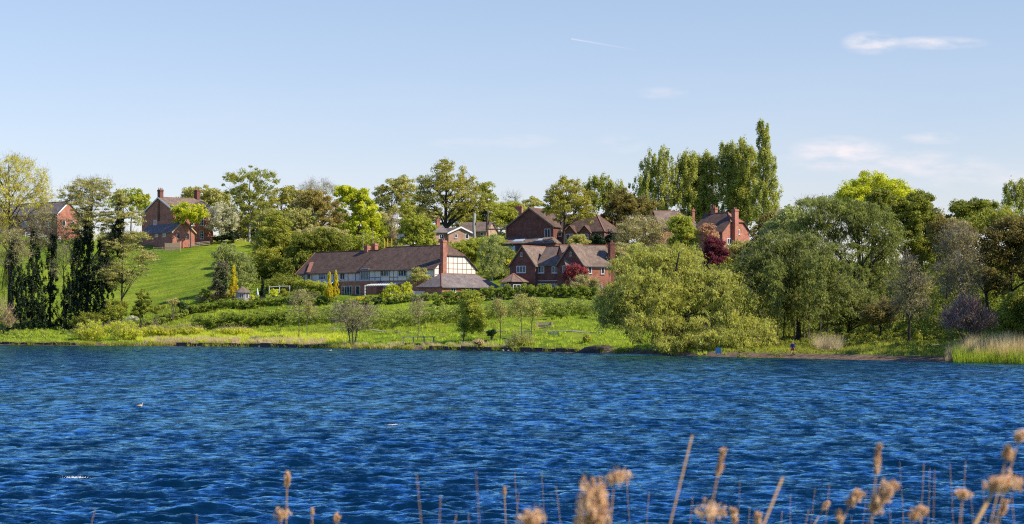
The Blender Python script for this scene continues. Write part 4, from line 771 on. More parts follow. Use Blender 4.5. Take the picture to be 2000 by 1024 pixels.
class House:
    def __init__(s, name, label, px, D, py, psi, wall, roof, cat='house'):
        s.psi = R(psi); s.D0 = D; s.X0 = X(px, D); s.Z0 = CH + (HOR - py) * D / FPX; s.wall = wall; s.roof = roof
        s.r = empty(name, (s.X0, D, s.Z0), -s.psi, label=label, cat=cat); s.cu, s.su = math.cos(s.psi), math.sin(s.psi)
    def A(s, px, b=0): k = (px - 1000) / FPX; return (k * (s.D0 + b * s.cu) - s.X0 - b * s.su) / (s.cu + k * s.su)
    def B(s, px, a=0): k = (px - 1000) / FPX; return (k * (s.D0 - a * s.su) - s.X0 - a * s.cu) / (s.su - k * s.cu)
    def Z(s, py, a=0, b=0): return CH + (HOR - py) * (s.D0 - a * s.su + b * s.cu) / FPX - s.Z0
    def block(s, a0, a1, b0, b1, z0, ze, zr, axis='a', e0=(1, 0), e1=(1, 0), wm_=None, rm=None, over=.4, ridge=True, th=.16, wall=True, barge=None, hipm=None):
        T = (lambda p, q, z: (p, q, z)) if axis == 'a' else (lambda p, q, z: (q, p, z))
        if axis == 'b': a0, a1, b0, b1 = b0, b1, a0, a1       # p runs along the ridge, q across it
        qm = (b0 + b1) / 2; slope = (zr - ze) / (qm - b0)
        if wall:
            w_ = MB(); w_.prism([T(a0, b0, z0), T(a1, b0, z0), T(a1, b1, z0), T(a0, b1, z0)], (0, 0, ze - z0 - .02))
            for a, (fr, ins), sg in ((a0, e0, 1), (a1, e1, -1)):
                if fr > 0:
                    pts = [T(a, b0, ze - .03), T(a, b1, ze - .03)]
                    zt = ze + fr * (zr - ze) - .05
                    pts += [T(a, b1 - fr * (b1 - qm), zt)] + ([] if fr >= 1 else [T(a, b0 + fr * (qm - b0), zt)])
                    if fr >= 1: pts[2] = T(a, qm, zt)
                    d = Vector(T(sg * .3, 0, 0)); w_.prism(pts, d)
            w_.build('wall', wm_ or s.wall, s.r)
        rf = MB(); rd_ = MB(); rh = MB() if hipm else rf; o = over; zo = ze - slope * o
        def endpts(a, e, sg):
            fr, ins = e; ax = a + sg * (-o)                      # eave corner beyond the wall
            if fr >= 1: return dict(E=ax, V=None, Rg=ax)
            return dict(E=ax, V=(fr if fr > 0 else None), Rg=a + sg * ins)
        L0, L1 = endpts(a0, e0, 1), endpts(a1, e1, -1)
        for side in (0, 1):
            qb, sgn = (b0, -1) if side == 0 else (b1, 1); qo = qb + sgn * o
            pts = [T(L0['E'], qo, zo), T(L1['E'], qo, zo)]
            if L1['V']: pts.append(T(L1['E'], qb + (qm - qb) * L1['V'], ze + (zr - ze) * L1['V']))
            pts.append(T(L1['Rg'], qm, zr)); pts.append(T(L0['Rg'], qm, zr))
            if L0['V']: pts.append(T(L0['E'], qb + (qm - qb) * L0['V'], ze + (zr - ze) * L0['V']))
            rf.prism(pts, (0, 0, th))
        for Lx in (L0, L1):
            if Lx['Rg'] != Lx['E']:
                f = Lx['V']
                if f: tri = [T(Lx['E'], b0 + (qm - b0) * f, ze + (zr - ze) * f), T(Lx['E'], b1 + (qm - b1) * f, ze + (zr - ze) * f), T(Lx['Rg'], qm, zr)]
                else: tri = [T(Lx['E'], b0 - o, zo), T(Lx['E'], b1 + o, zo), T(Lx['Rg'], qm, zr)]
                rh.prism(tri, (0, 0, th))
                for c in tri[:2]: rd_.bar(Vector(c) + Vector((0, 0, th)), Vector(tri[2]) + Vector((0, 0, th)), .22, .12)
        rd_.bar(Vector(T(L0['Rg'], qm, zr + th)), Vector(T(L1['Rg'], qm, zr + th)), .26, .14)
        robj = rf.build('roof', rm or s.roof, s.r)
        if hipm: rh.build('hip', hipm, robj)
        if ridge: rd_.build('ridge_tiles', M['ridge'], robj)
        if barge is not None:                                     # painted verge boards on the gable ends
            for Lx in (L0, L1):
                if Lx['Rg'] == Lx['E']:
                    bb = MB()
                    for qo in (b0 - o, b1 + o):
                        d = -.04 if Lx is L0 else .04
                        bb.prism([Vector(T(Lx['E'] + d, qo, zo - .22)), Vector(T(Lx['E'] + d, qo, zo + th + .03)), Vector(T(Lx['E'] + d, qm, zr + th + .03)), Vector(T(Lx['E'] + d, qm, zr - .22))], Vector(T(d, 0, 0)))
                    bb.build('bargeboard', barge, s.r)
        g = MB()                                                  # gutter along the eaves
        for qo in (b0 - o - .07, b1 + o + .07): g.bar(T(L0['E'], qo, zo + .02), T(L1['E'], qo, zo + .02), .12, .12)
        g.build('gutter', M['lead'], s.r)
        return robj
    def _win(s, T, p0, p1, z0, z1, cols, fm, rows=1, sill=True, door=False):
        f = .11; fr = MB()
        if p0 > p1: p0, p1 = p1, p0
        def bx(a, b, c, d, o0, o1, mb): mb.prism([T(a, o0, c), T(b, o0, c), T(b, o1, c), T(a, o1, c)], (0, 0, d - c))
        bx(p0, p0 + f, z0, z1, .0, .08, fr); bx(p1 - f, p1, z0, z1, .0, .08, fr); bx(p0 + f, p1 - f, z0, z0 + f, .0, .08, fr); bx(p0 + f, p1 - f, z1 - f, z1, .0, .08, fr)
        for i in range(1, cols): x = p0 + (p1 - p0) * i / cols; bx(x - .045, x + .045, z0 + f, z1 - f, .0, .07, fr)
        for j in range(1, rows):
            z = z0 + (z1 - z0) * j / rows; n0 = p0 + f
            for i in range(cols):
                e = p0 + (p1 - p0) * (i + 1) / cols - (.045 if i < cols - 1 else f); bx(n0, e, z - .03, z + .03, .0, .06, fr); n0 = p0 + (p1 - p0) * (i + 1) / cols + .045
        o = fr.build('door' if door else 'window', fm, s.r)
        g = MB(); bx(p0 + .02, p1 - .02, z0 + .02, z1 - .02, .01, .03, g); g.build('pane', M['glass'], o)
        if sill and not door: q = MB(); bx(p0 - .1, p1 + .1, z0 - .12, z0 - .003, .0, .16, q); q.build('sill', M['stonecap'] if fm is M['white'] else fm, o)
        return o
    def F(s, x0, y0, x1, y1, cols=2, b=0, fm=None, **k):
        p0, p1 = s.A(x0, b), s.A(x1, b); am = (p0 + p1) / 2; return s._win(lambda p, o, z: (p, b - .003 - o, z), p0, p1, s.Z(y1, am, b), s.Z(y0, am, b), cols, fm or M['white'], **k)
    def Rt(s, x0, y0, x1, y1, cols=2, a=0, fm=None, **k):
        p0, p1 = s.B(x0, a), s.B(x1, a); bm_ = (p0 + p1) / 2; return s._win(lambda p, o, z: (a + .003 + o, p, z), p0, p1, s.Z(y1, a, bm_), s.Z(y0, a, bm_), cols, fm or M['white'], **k)
    def chimney(s, a, b, w_, d, z0, z1, pots=2, m=None):
        c = MB(); c.box(a - w_ / 2, a + w_ / 2, b - d / 2, b + d / 2, z0, z1 - .45); c.box(a - w_ / 2 - .1, a + w_ / 2 + .1, b - d / 2 - .1, b + d / 2 + .1, z1 - .45, z1 - .2); c.box(a - w_ / 2 - .03, a + w_ / 2 + .03, b - d / 2 - .03, b + d / 2 + .03, z1 - .2, z1)
        o = c.build('chimney', m or s.wall, s.r)
        for i in range(pots):
            q = MB(); y = b + (i - (pots - 1) / 2) * .5; q.tube([(a, y, z1), (a, y, z1 + .45), (a, y, z1 + .5)], [.15, .12, .16], 8); q.build('chimney_pot', M['ridge'], o)
        return o
    def box(s, name, m, *d, parent=None):
        q = MB(); q.box(*d); return q.build(name, m, parent or s.r)

# --- long timber framed house
h = House('timber_framed_house', 'long timber framed house with cream panels, brown tiled roof and tall end chimney', 848, 425, 578, 42, M['cream'], M['tile_brown'])
h.block(-22.5, 0, 0, 13, 3.2, 5.85, 10.9, e0=(.75, 1.5), e1=(.55, 2.2))
LA = h.A(581, 1); h.block(LA, -22.6, 1, 12, 3.2, 5.55, 10.3, e0=(0, h.A(617, 6.5) - LA), e1=(1, 0))
h.box('brick_base', M['brick_red'], -22.6, .06, -.06, 13.06, -3, 3.2)
h.box('brick_base', M['brick_red'], LA - .06, -22.62, .94, 12.06, -3, 3.2)
b0 = h.A(664, -1.4); b1 = h.A(735, -1.4)
h.box('brick_bay', M['brick_red'], b0, b1, -1.4, -.07, -2.5, 3.35); h.box('bay_capping', M['stonecap'], b0 - .1, b1 + .1, -1.5, -.07, 3.352, 3.47)
for a in [(704, 525, 721, 547.5, 3), (744, 527, 760, 540, 3), (778, 527, 794, 540, 3), (818, 527, 830, 540, 2)]: h.F(*a, b=0)
for a in [(585, 532.5, 594, 546, 2), (600, 532.5, 607, 546, 1), (623, 532, 636, 546, 3), (664, 532, 674, 546, 2)]: h.F(*a, b=1)
h.F(668, 558.5, 688, 577, 4, b=-1.4); h.F(695, 558.5, 703.5, 577, 1, b=-1.4, door=True)
h.F(725, 561, 733, 577, 1, b=-.06, door=True); h.F(750, 560, 770, 574, 3, b=-.06)
bm = MB()
def fb(mb, p0, p1, z0, z1, b): mb.box(p0, p1, b - .05, b + .0, z0, z1)
fb(bm, -22.4, 0, 5.55, 5.75, -.004); fb(bm, -22.4, 0, 3.2, 3.42, -.004)
wins = [(h.A(704), h.A(721)), (h.A(744), h.A(760)), (h.A(778), h.A(794)), (h.A(818), h.A(830))]
x = -22.3
cuts = []
for wl, wr_ in wins: cuts += [wl - .12, wr_ + .12]
for c in [-22.25] + cuts + [-.1, (wins[0][1] + wins[1][0]) / 2, (wins[1][1] + wins[2][0]) / 2, (wins[2][1] + wins[3][0]) / 2]: fb(bm, c - .065, c + .065, 3.43, 5.54, -.004)
segs = [-22.15] + cuts + [-.2]
for i in range(0, len(segs), 2): fb(bm, segs[i] + .1, segs[i + 1] - .1, 4.05, 4.2, -.002)
for i in range(0, len(segs), 2): pass
for c in np.linspace(LA + .1, -22.9, 10): bm.box(c - .09, c + .09, .945, .996, 3.43, 5.4)
bm.box(LA, -22.7, .945, .996, 3.2, 3.42)
bm.build('timber_frame', M['beam'], h.r)
bm = MB()                                                        # framing on the sunlit gable
rise = 5.05 / 6.5
for c in np.arange(.15, 13, 1.42):
    top_ = 5.85 + min(c, 13 - c) * rise; top_ = min(top_, 5.85 + .55 * 5.05) - .12
    bm.box(.004, .055, c - .06, c + .06, 3.25, top_)
for z in (3.35, 4.6, 5.85, 7.1, 8.4):
    e = max(0, (z - 5.85) / rise) + .1; bm.box(.006, .05, e, 13 - e, z - .055, z + .055)
bm.build('timber_frame', M['beam'], h.r)
bc = h.B(866, .5)
o = h.chimney(.5, bc, .9, 1.15, -2, h.Z(470, .5, bc), 2, M['brick_red'])
for pa, pb, zt in ((717, 6.5, 479), (732, 8, 474.5)): h.chimney(h.A(pa, pb), pb, 1.1, 1.0, 8.5, h.Z(zt, -20, pb), 1, M['brick_red'])
rd2 = MB(); rd2.bar((h.A(605, 1.2), .75, 5.62), (h.A(610, 3.6), 3.5, 8.0), .9, .12)
rd2.build('tile_repair_strip', M['ridge'], h.r)
# white glazed roof, left, and white veranda roof, right
q = MB(); x0, x1 = h.A(598, -2), h.A(640, -2)
for i in range(9): c = x0 + (x1 - x0) * i / 8; q.bar((c, -2.0, 2.6), (c, .9, 3.75), .12, .1)
q.bar((x0, -2.0, 2.6), (x1, -2.0, 2.6), .14); q.bar((x0, .85, 3.78), (x1, .85, 3.78), .14); cr_ = q.build('conservatory_roof', M['white'], h.r)
q = MB(); q.prism([(x0, -1.98, 2.52), (x1, -1.98, 2.52), (x1, .88, 3.66), (x0, .88, 3.66)], (0, 0, .03)); q.build('glazing', M['glassroof'], cr_)
q = MB(); q.prism([(x0, -1.9, -2), (x1, -1.9, -2), (x1, .9, -2), (x0, .9, -2)], (0, 0, 4.4)); q.build('conservatory_wall', M['brick_red'], h.r)
q = MB(); x0, x1 = h.A(712, -4), h.A(762, -4)
for i in range(12): c = x0 + (x1 - x0) * i / 11; q.bar((c, -4, 2.35), (c, -.1, 3.0), .10, .06)
q.bar((x0, -4, 2.25), (x1, -4, 2.25), .14, .16); q.bar((x0, -3.9, -.5), (x0, -3.9, 2.2), .15); q.bar((x1, -3.9, -.5), (x1, -3.9, 2.2), .15); q.build('veranda_roof', M['white'], h.r)
# --- hip roofed wing
h = House('garage_wing', 'single storey building with smooth grey hipped roof and orange hip tiles', 863, 408, 577, 42, M['brick_red'], M['tile_grey'], 'garage')
h.block(-6.5, 0, 0, 17, -2, h.Z(558), h.Z(558) + 2.45, axis='b', e0=(0, 3.3), e1=(0, 3.3), over=.5)
h.Rt(880, 562, 890, 572, 2, a=0); h.Rt(915, 562, 925, 572, 2, a=0)
# --- brick house with twin gables
h = House('gabled_brick_house', 'brick house with two shaded front gables and brown tiled roof above the hedge', 996, 418, 577, 30, M['brick_dark'], M['tile_tan'])  # shade of these walls put into the brick colour; sunlit wing gets brighter brick
ze = h.Z(518, 4); zr = h.Z(481, 4, 1)
h.block(0, 6.1, 0, 9.5, -2.5, ze, zr, axis='b', over=.3, barge=M['beam'])
h.block(6.12, 11.3, 1.0, 9.4, -2.5, h.Z(517, 9, 1), h.Z(483, 8, 5.2), axis='a', over=.3)
h.block(11.3, 17.4, 0, 9.5, -2.5, h.Z(517, 14), h.Z(479, 14, 1), axis='b', over=.3, barge=M['beam'])
h.F(1009, 519.5, 1027, 533, 3); h.F(1017, 493, 1020.5, 501, 1, fm=M['stonecap']); h.F(1113, 492, 1116.5, 500, 1, fm=M['stonecap'])
for a in [(1051, 520, 1063, 533.5, 2), (1078, 520, 1090, 533.5, 2)]: h.F(*a, b=1)
h.F(1099, 519, 1109, 532, 2); h.F(1050, 554, 1068, 569, 3, b=1); h.F(1077, 554.5, 1090, 572, 2, b=1, door=True); h.F(1103, 555, 1110, 569, 1); h.F(1008, 556, 1030, 569, 3)
h.box('string_course', M['stonecap'], 6.2, 11.2, .85, .995, h.Z(549.5, 9, 1), h.Z(547.8, 9, 1))
h.box('vent_pipe', M['lead'], .5, .62, -.1, -.02, .2, 5.8); h.box('downpipe', M['black'], 11.15, 11.27, .86, .98, -.5, 6.0)
w2 = House('wing', None, 1139, 411, 577, -16, M['brick_red'], M['tile_tan']); del w2.r['category'];  # lit copy of the house brick: sunlight put into a brighter colour
w2.r.name = 'side_wing'; mw = w2.r; 
w2.block(-3.5, 6.0, 0, 8.5, -2.5, w2.Z(519, 3), w2.Z(480.5, 3, 4.2), axis='a', over=.3)
w2.F(1149, 520.5, 1155.5, 534.5, 1); w2.F(1174, 521.5, 1180.5, 535.5, 1); w2.F(1160, 556, 1176, 570, 3)
w2.chimney(6.55, 1.2, 1.0, 1.6, -2, w2.Z(474, 6, 1), 2, M['brick_dark'])
def reparent(child, parent):                                      # keep the wing's world placement while making it part of the house
    bpy.context.view_layer.update(); mw_ = child.matrix_world.copy()
    for c in list(child.children):
        cm = c.matrix_world.copy(); c.parent = parent; c.matrix_parent_inverse.identity(); c.matrix_local = parent.matrix_world.inverted() @ cm
    bpy.data.objects.remove(child)
reparent(w2.r, h.r)
# sun room with an eight sided roof
cx, cyy = h.A(1003, -3.2), -3.2; rad = 2.75
w_, rf, rr_ = MB(), MB(), MB(); P8 = [(cx + rad * math.cos(R(22.5 + 45 * i)), cyy + rad * math.sin(R(22.5 + 45 * i))) for i in range(8)]
w_.prism([(a, b, -2) for a, b in P8], (0, 0, 4.45)); so_ = w_.build('sun_room_wall', M['brick_dark'], h.r)
ap = (cx, cyy, h.Z(535, cx, cyy)); zE = h.Z(551.5, cx, cyy - 2)
O8 = [(cx + (a - cx) * 1.16, cyy + (b - cyy) * 1.16, zE) for a, b in P8]
for i in range(8): rf.prism([O8[i], O8[(i + 1) % 8], ap], (0, 0, .1)); rr_.bar(Vector(O8[i]) + Vector((0, 0, .12)), Vector(ap) + Vector((0, 0, .12)), .2, .1)
ro_ = rf.build('sun_room_roof', M['tile_tan'], h.r); rr_.build('ridge_tiles', M['ridge'], ro_)
for i in (4, 5, 6):
    a, b = Vector((*P8[i], 0)), Vector((*P8[(i + 1) % 8], 0)); d = (b - a).normalized(); nrm = Vector((d.y, -d.x, 0)); Lg = (b - a).length
    h._win(lambda p, o, z, a=a, d=d, nrm=nrm: a + d * p + nrm * (o + .003) + Vector((0, 0, z)), .25, Lg - .25, .05, 2.15, 2, M['white'], door=True)
# --- upper brick house on the slope
h = House('upper_brick_house', 'large dark red brick house with one broad gable and lean-to roof on the upper slope', 989, 495, 478, 30, M['brick_dark'], M['tile_brown'])
h.block(0, 13.3, 0, 14, -3, h.Z(443, 6), h.Z(407, 6), axis='b', over=.35, barge=M['beam'])
h.block(13.32, 26, 2.5, 11.5, -3, h.Z(452, 18, 2.5), h.Z(420, 18, 7), axis='a', e1=(0, 4.4), over=.35)
h.F(1064, 447, 1075, 465, 2); h.F(1086, 450, 1097, 462, 2, b=2.5)
for px in (1112, 1141):
    ac = h.A(px, 1.2); zt = h.Z(441, ac, 1.2); q = MB()
    q.prism([(ac - 1.75, 1.2, zt - 1.9), (ac, 1.2, zt), (ac, 5, zt), (ac - 1.75, 5, zt - 1.9)], (0, 0, .12)); q.prism([(ac + 1.75, 1.2, zt - 1.9), (ac, 1.2, zt), (ac, 5, zt), (ac + 1.75, 5, zt - 1.9)], (0, 0, .12)); q.build('dormer_roof', M['tile_brown'], h.r)
    q = MB(); q.prism([(ac - 1.5, 1.4, zt - 1.75), (ac + 1.5, 1.4, zt - 1.75), (ac, 1.4, zt - .12)], (0, 1.05, 0)); q.box(ac - 1.5, ac + 1.5, 1.4, 2.45, -1, zt - 1.76); q.build('dormer_wall', M['brick_dark'], h.r)
    h._win(lambda p, o, z, ac=ac: (ac + p, 1.4 - .003 - o, z), -1.05, 1.05, zt - 4.1, zt - 2.0, 2, M['white'])
lr = h.block(-1.6, 15, -3.8, 3.8, -5.5, h.Z(476, 6, -3.8), h.Z(476, 6, -3.8) + 1.55, axis='a', e1=(0, 2), rm=M['tile_tan'], over=.2, ridge=False)
for a0_, a1_ in ((h.A(1000, -3), h.A(1020, -3)), (h.A(1046, -3), h.A(1055, -3))):
    n_ = 3 if a1_ - a0_ > 2 else 1; zE_ = h.Z(476, 6, -3.8)
    for i in range(n_):
        wq = (a1_ - a0_) / n_; q = MB(); s0 = a0_ + i * wq; k_ = 1.55 / 3.8
        q.prism([(s0 + .06, -3.0, zE_ + .8 * k_ + .2), (s0 + wq - .06, -3.0, zE_ + .8 * k_ + .2), (s0 + wq - .06, -1.4, zE_ + 2.4 * k_ + .2), (s0 + .06, -1.4, zE_ + 2.4 * k_ + .2)], (0, 0, .06)); q.build('skylight', M['glassroof'], h.r)
for i in range(3):
    x0_ = 976 + i * 10; h.F(x0_, 481, x0_ + 9, 499, 1, b=-3.8, door=True)
h.box('garage_doors', M['white'], h.A(975, -4), h.A(1006, -4), -3.95, -3.9, h.Z(499, 0, -4), h.Z(481, 0, -4))
# --- bungalow and its neighbours
h = House('bungalow', 'pink brick bungalow with white bargeboards behind the long roof ridge', 876, 512, 474, -24, M['brick_pink'], M['tile_grey'])
h.block(0, 6.6, 0, 9, -3, h.Z(455, 3), h.Z(444, 3), axis='b', over=.45, barge=M['white'], ridge=False)
h.block(-9, -.02, 1.5, 8.5, -3, h.Z(453, -4, 1.5), h.Z(441, -4, 5), axis='a', over=.45, ridge=False)
h.F(909, 457, 915, 467, 1); h.F(888, 457, 893, 465, 1); h.F(858, 458, 866, 466, 2, b=1.5)
h.chimney(h.A(855, 4.5), 4.5, .9, .9, 1, h.Z(428, -2, 4.5), 2, M['brick_red'])
h = House('bungalow', 'second bungalow with plain tan grey roof behind the pollard trunks', 893, 548, 462, 22, M['brick_pink'], M['tile_tan'])
h.block(0, 8.6, 0, 8, -3, h.Z(452, 4), h.Z(435, 4, 4), axis='a', over=.4, ridge=False); h.F(938, 454, 944, 460, 1)
h = House('white_outbuilding', 'small white walled outbuilding left of the round green tree', 777, 506, 476, 12, M['white'], M['tile_grey'], 'shed')
h.block(0, 4.2, 0, 4, -2, h.Z(458, 1), h.Z(455, 1), axis='b', over=.3, ridge=False)
h.F(784, 462, 790, 470, 2)
h = House('brick_house', 'far brick house of which mainly the square red chimney shows behind the broad gable', 1000, 580, 440, 20, M['brick_red'], M['tile_brown'])
h.block(-2, 10, 0, 9, -3, h.Z(432), h.Z(417, 4, 4), over=.4); h.chimney(h.A(1014, 4), 4, 2.0, 1.2, 2, h.Z(403, 2, 4), 2, M['brick_red'])
# --- farm
h = House('farmhouse', 'red brick farmhouse on the hilltop with two tall chimneys and white sash windows', 283, 548, 470, 50, M['brick_red'], M['tile_tan'])
W_ = h.A(338); h.block(0, W_, 0, 12.5, -2, h.Z(412, 6), h.Z(386.5, 6), axis='b', over=.3, barge=M['white'])
for y0, y1 in ((424, 441), (451, 467)):
    for x0 in (352, 371, 390): h.Rt(x0, y0, x0 + 7.5, y1, 2, a=W_, rows=3)
h.F(300, 430, 306, 440, 1)
h.chimney(W_ / 2, .5, 1.5, 1.0, 5, h.Z(371.5, 5), 3, M['brick_dark']); h.chimney(W_ / 2, 12.0, 1.5, 1.0, 5, h.Z(372.5, 5, 12), 3, M['brick_dark'])
h.block(-7, -.02, 3, 11, -2, h.Z(417, -3, 3), h.Z(400, -3, 7), axis='a', over=.3)
h = House('farm_outbuilding', 'low red brick outbuilding with blue grey roof and sunlit gable beside the field fence', 337, 532, 472, 50, M['brick_red'], M['tile_grey'])
Wb = h.B(380); h.block(-16.5, 0, 0, Wb, -2, h.Z(452), h.Z(430.5, 0, Wb / 2), axis='a', over=.35, barge=M['newwood'])
h.Rt(345, 456, 351, 466, 1, fm=M['beam']); h.Rt(364, 456, 370, 468, 1, fm=M['beam'], door=True); h.chimney(h.A(293, 4), 4, .8, .8, 1, h.Z(420, -10, 4), 1, M['brick_red'])
h.F(303, 455, 309, 463, 1, fm=M['white']); h.F(318, 455, 324, 463, 1, fm=M['white'])
h = House('barn', 'long barn with grey roof and orange brick end half hidden by the left trees', 112, 560, 461, 38, M['brick_red'], M['tile_grey'])
Wb = h.B(155); h.block(-30, 0, 0, Wb, -2, h.Z(417), h.Z(394.5, 0, Wb / 2), axis='a', over=.35, barge=M['white'])
for x0 in (20, 45, 70, 92): h.F(x0, 432, x0 + 7, 444, 2)
h.Rt(122, 432, 128, 442, 1); h.Rt(140, 432, 146, 442, 1)
# --- right hand houses among the trees
h = House('brick_house', 'brick house with grey hipped roof behind the bright green tree, mostly hidden', 1290, 480, 470, -14, M['brick_red'], M['tile_tan'])
h.block(0, 10, 0, 9, -3, h.Z(444, 5), h.Z(413.5, 5, 4.5), axis='a', e1=(0, 4), over=.4); h.chimney(h.A(1354, 5), 5, .6, .6, 3, h.Z(409, 8, 5), 1, M['brick_red']); h.F(1345, 448, 1353, 458, 2)
h = House('red_brick_house', 'red brick house with purple brown roof, orange half hip and big front chimney', 1411, 440, 540, 45, M['brick_red'], M['tile_brown'])
h.block(-8.5, 0, 0, 9.6, -3, h.Z(452), h.Z(415.5, 0, 4.8), axis='a', e1=(.5, 2.2), over=.4, hipm=M['tile_red']); h.Rt(1439, 448, 1444.5, 458, 1); h.Rt(1462, 448, 1467, 458, 1); h.Rt(1420, 466, 1428, 478, 2)
hb = h.B(1435, .4); h.chimney(.5, hb, 1.0, 1.3, -2, h.Z(409, 0, hb), 2, M['brick_red']); h.chimney(h.A(1395, 5), 5, 1.2, .9, 8, h.Z(405.5, -6, 5), 2, M['brick_red'])
h.F(1396, 470, 1404, 484, 2)
h = House('summer_house', 'small brown roofed garden room with white windows between the big willow and the wood', 1412, 398, 574, -10, M['brick_dark'], M['tile_brown'], 'garden room')
h.block(0, 5.5, 0, 4, -2, h.Z(552), h.Z(535, 2, 2), axis='a', e0=(0, 1.6), e1=(0, 1.6), over=.35)
for x0 in (1414, 1426, 1440, 1452): h.F(x0, 555, x0 + 8, 570, 2)
h = House('distant_house', 'far low tan roof on the skyline right of the tallest poplar', 1508, 640, 428, 5, M['brick_pink'], M['tile_tan'])
h.block(0, 9, 0, 8, -3, h.Z(418, 4), h.Z(409, 4, 4), axis='a', over=.4, ridge=False); h.chimney(8, 4, .9, .9, 1, h.Z(404, 8, 4), 1, M['brick_red'])
h = House('distant_house', 'small far red roof in the skyline gap right of the dark maple', 1832, 560, 445, 10, M['brick_red'], M['tile_red'])
h.block(0, 6, 0, 7, -3, h.Z(436, 2), h.Z(424, 2, 3), axis='a', over=.4, ridge=False); h.chimney(1, 3.5, .8, .8, 1, h.Z(419, 1, 3), 1, M['brick_red'])

# ================================================================== GARDEN AND SHORE THINGS
def gE(name, px, D, rz=0, **k): return empty(name, (X(px, D), D, gzs(X(px, D), D)), rz, **k)
def railfence(name, px0, D0, px1, D1, h_, rails, m, label, sp=2.2, rail=.10, post=.14, boards=False):
    x0, x1 = X(px0, D0), X(px1, D1); L_ = math.hypot(x1 - x0, D1 - D0); n = max(2, int(L_ / sp)); z0 = gzs(x0, D0)
    r = empty(name, (x0, D0, z0), label=label, cat='fence'); pts = []
    for i in range(n + 1):
        f = i / n; x, y = x0 + (x1 - x0) * f, D0 + (D1 - D0) * f; pts.append(Vector((x - x0, y - D0, gzs(x, y) - z0)))
        q = MB(); q.box(pts[-1].x - post / 2, pts[-1].x + post / 2, pts[-1].y - post / 2, pts[-1].y + post / 2, pts[-1].z - .3, pts[-1].z + h_ + .08); q.build('post', m, r)
    q = MB()
    for a, b in zip(pts, pts[1:]):
        if boards: q.prism([a + Vector((0, -.10, .05)), b + Vector((0, -.10, .05)), b + Vector((0, -.10, h_)), a + Vector((0, -.10, h_))], (0, .025, 0))
        else:
            for z in rails: q.bar(a + Vector((0, -.10, z)), b + Vector((0, -.10, z)), .05, rail)
    q.build('panel' if boards else 'rails', m, r); return r
railfence('post_and_rail_fence', 300, 530, 352, 528, 1.2, (.35, .75, 1.12), M['newwood'], 'pale post and rail fence at the field top in front of the farm outbuilding', rail=.13)
railfence('post_and_rail_fence', 368, 534, 410, 538, 1.15, (.35, .75, 1.1), M['wood'], 'grey brown rail fence under the farmhouse windows', rail=.13)
railfence('post_and_rail_fence', 50, 545, 118, 548, 1.4, (.35, .8, 1.2), M['white'], 'white rail fence below the barn on the left')
railfence('panel_fence', 322, 531.5, 352, 531, 1.9, (), M['newwood'], 'sunlit orange wooden panel fence against the farm outbuilding', boards=True)
railfence('garden_fence', 455, 431, 640, 424, 1.3, (.5, 1.2), M['timber_top'], 'dark rail fence along the top of the long garden hedge')
railfence('garden_fence', 655, 417, 760, 413, 1.2, (.5, 1.1), M['timber_top'], 'dark rail fence in front of the brick bay')
railfence('garden_fence', 950, 404, 1110, 401, 1.3, (.3, .75, 1.2), M['timber_top'], 'dark slatted fence behind the hedge of the gabled house', rail=.16)
railfence('white_garden_fence', 806, 412, 880, 410, 1.5, (), M['cream'], 'pale panel fence right of the small open tree', boards=True)
railfence('panel_fence', 296, 424, 322, 427, 1.0, (), M['wood'], 'short grey fence panel at the foot of the field', boards=True)
railfence('pergola_rail', 526, 440, 566, 440, 2.0, (1.95,), M['white'], 'white rail on posts left of the long house')
# summerhouse
r = gE('garden_summerhouse', 474, 430, label='small round garden summerhouse with pointed brown roof and white windows', cat='summerhouse')
q = MB(); R8 = [(1.55 * math.cos(R(22.5 + 45 * i)), 1.55 * math.sin(R(22.5 + 45 * i))) for i in range(8)]; q.prism([(a, b, -.3) for a, b in R8], (0, 0, 2.4)); q.build('wall', M['wood'], r)
q = MB(); 
for i in range(8): q.prism([(R8[i][0] * 1.3, R8[i][1] * 1.3, 2.0), (R8[(i + 1) % 8][0] * 1.3, R8[(i + 1) % 8][1] * 1.3, 2.0), (0, 0, 3.4)], (0, 0, .06))
q.build('roof', M['tile_tan'], r)
for i in (4, 5, 6):
    a, b = Vector((*R8[i], 0)), Vector((*R8[(i + 1) % 8], 0)); d = (b - a).normalized(); nr = Vector((d.y, -d.x, 0)); q = MB(); g = MB()
    for s0, s1, z0, z1 in ((.12, .2, .8, 1.8), (.98, 1.06, .8, 1.8), (.2, .98, .8, .88), (.2, .98, 1.72, 1.8), (.55, .63, .88, 1.72)):
        q.prism([a + d * s0 + nr * .01 + Vector((0, 0, z0)), a + d * s1 + nr * .01 + Vector((0, 0, z0)), a + d * s1 + nr * .06 + Vector((0, 0, z0)), a + d * s0 + nr * .06 + Vector((0, 0, z0))], (0, 0, z1 - z0))
    wo = q.build('window', M['white'], r); g.prism([a + d * .15 + nr * .012 + Vector((0, 0, .82)), a + d * 1.03 + nr * .012 + Vector((0, 0, .82)), a + d * 1.03 + nr * .03 + Vector((0, 0, .82)), a + d * .15 + nr * .03 + Vector((0, 0, .82))], (0, 0, .96)); g.build('pane', M['glass'], wo)
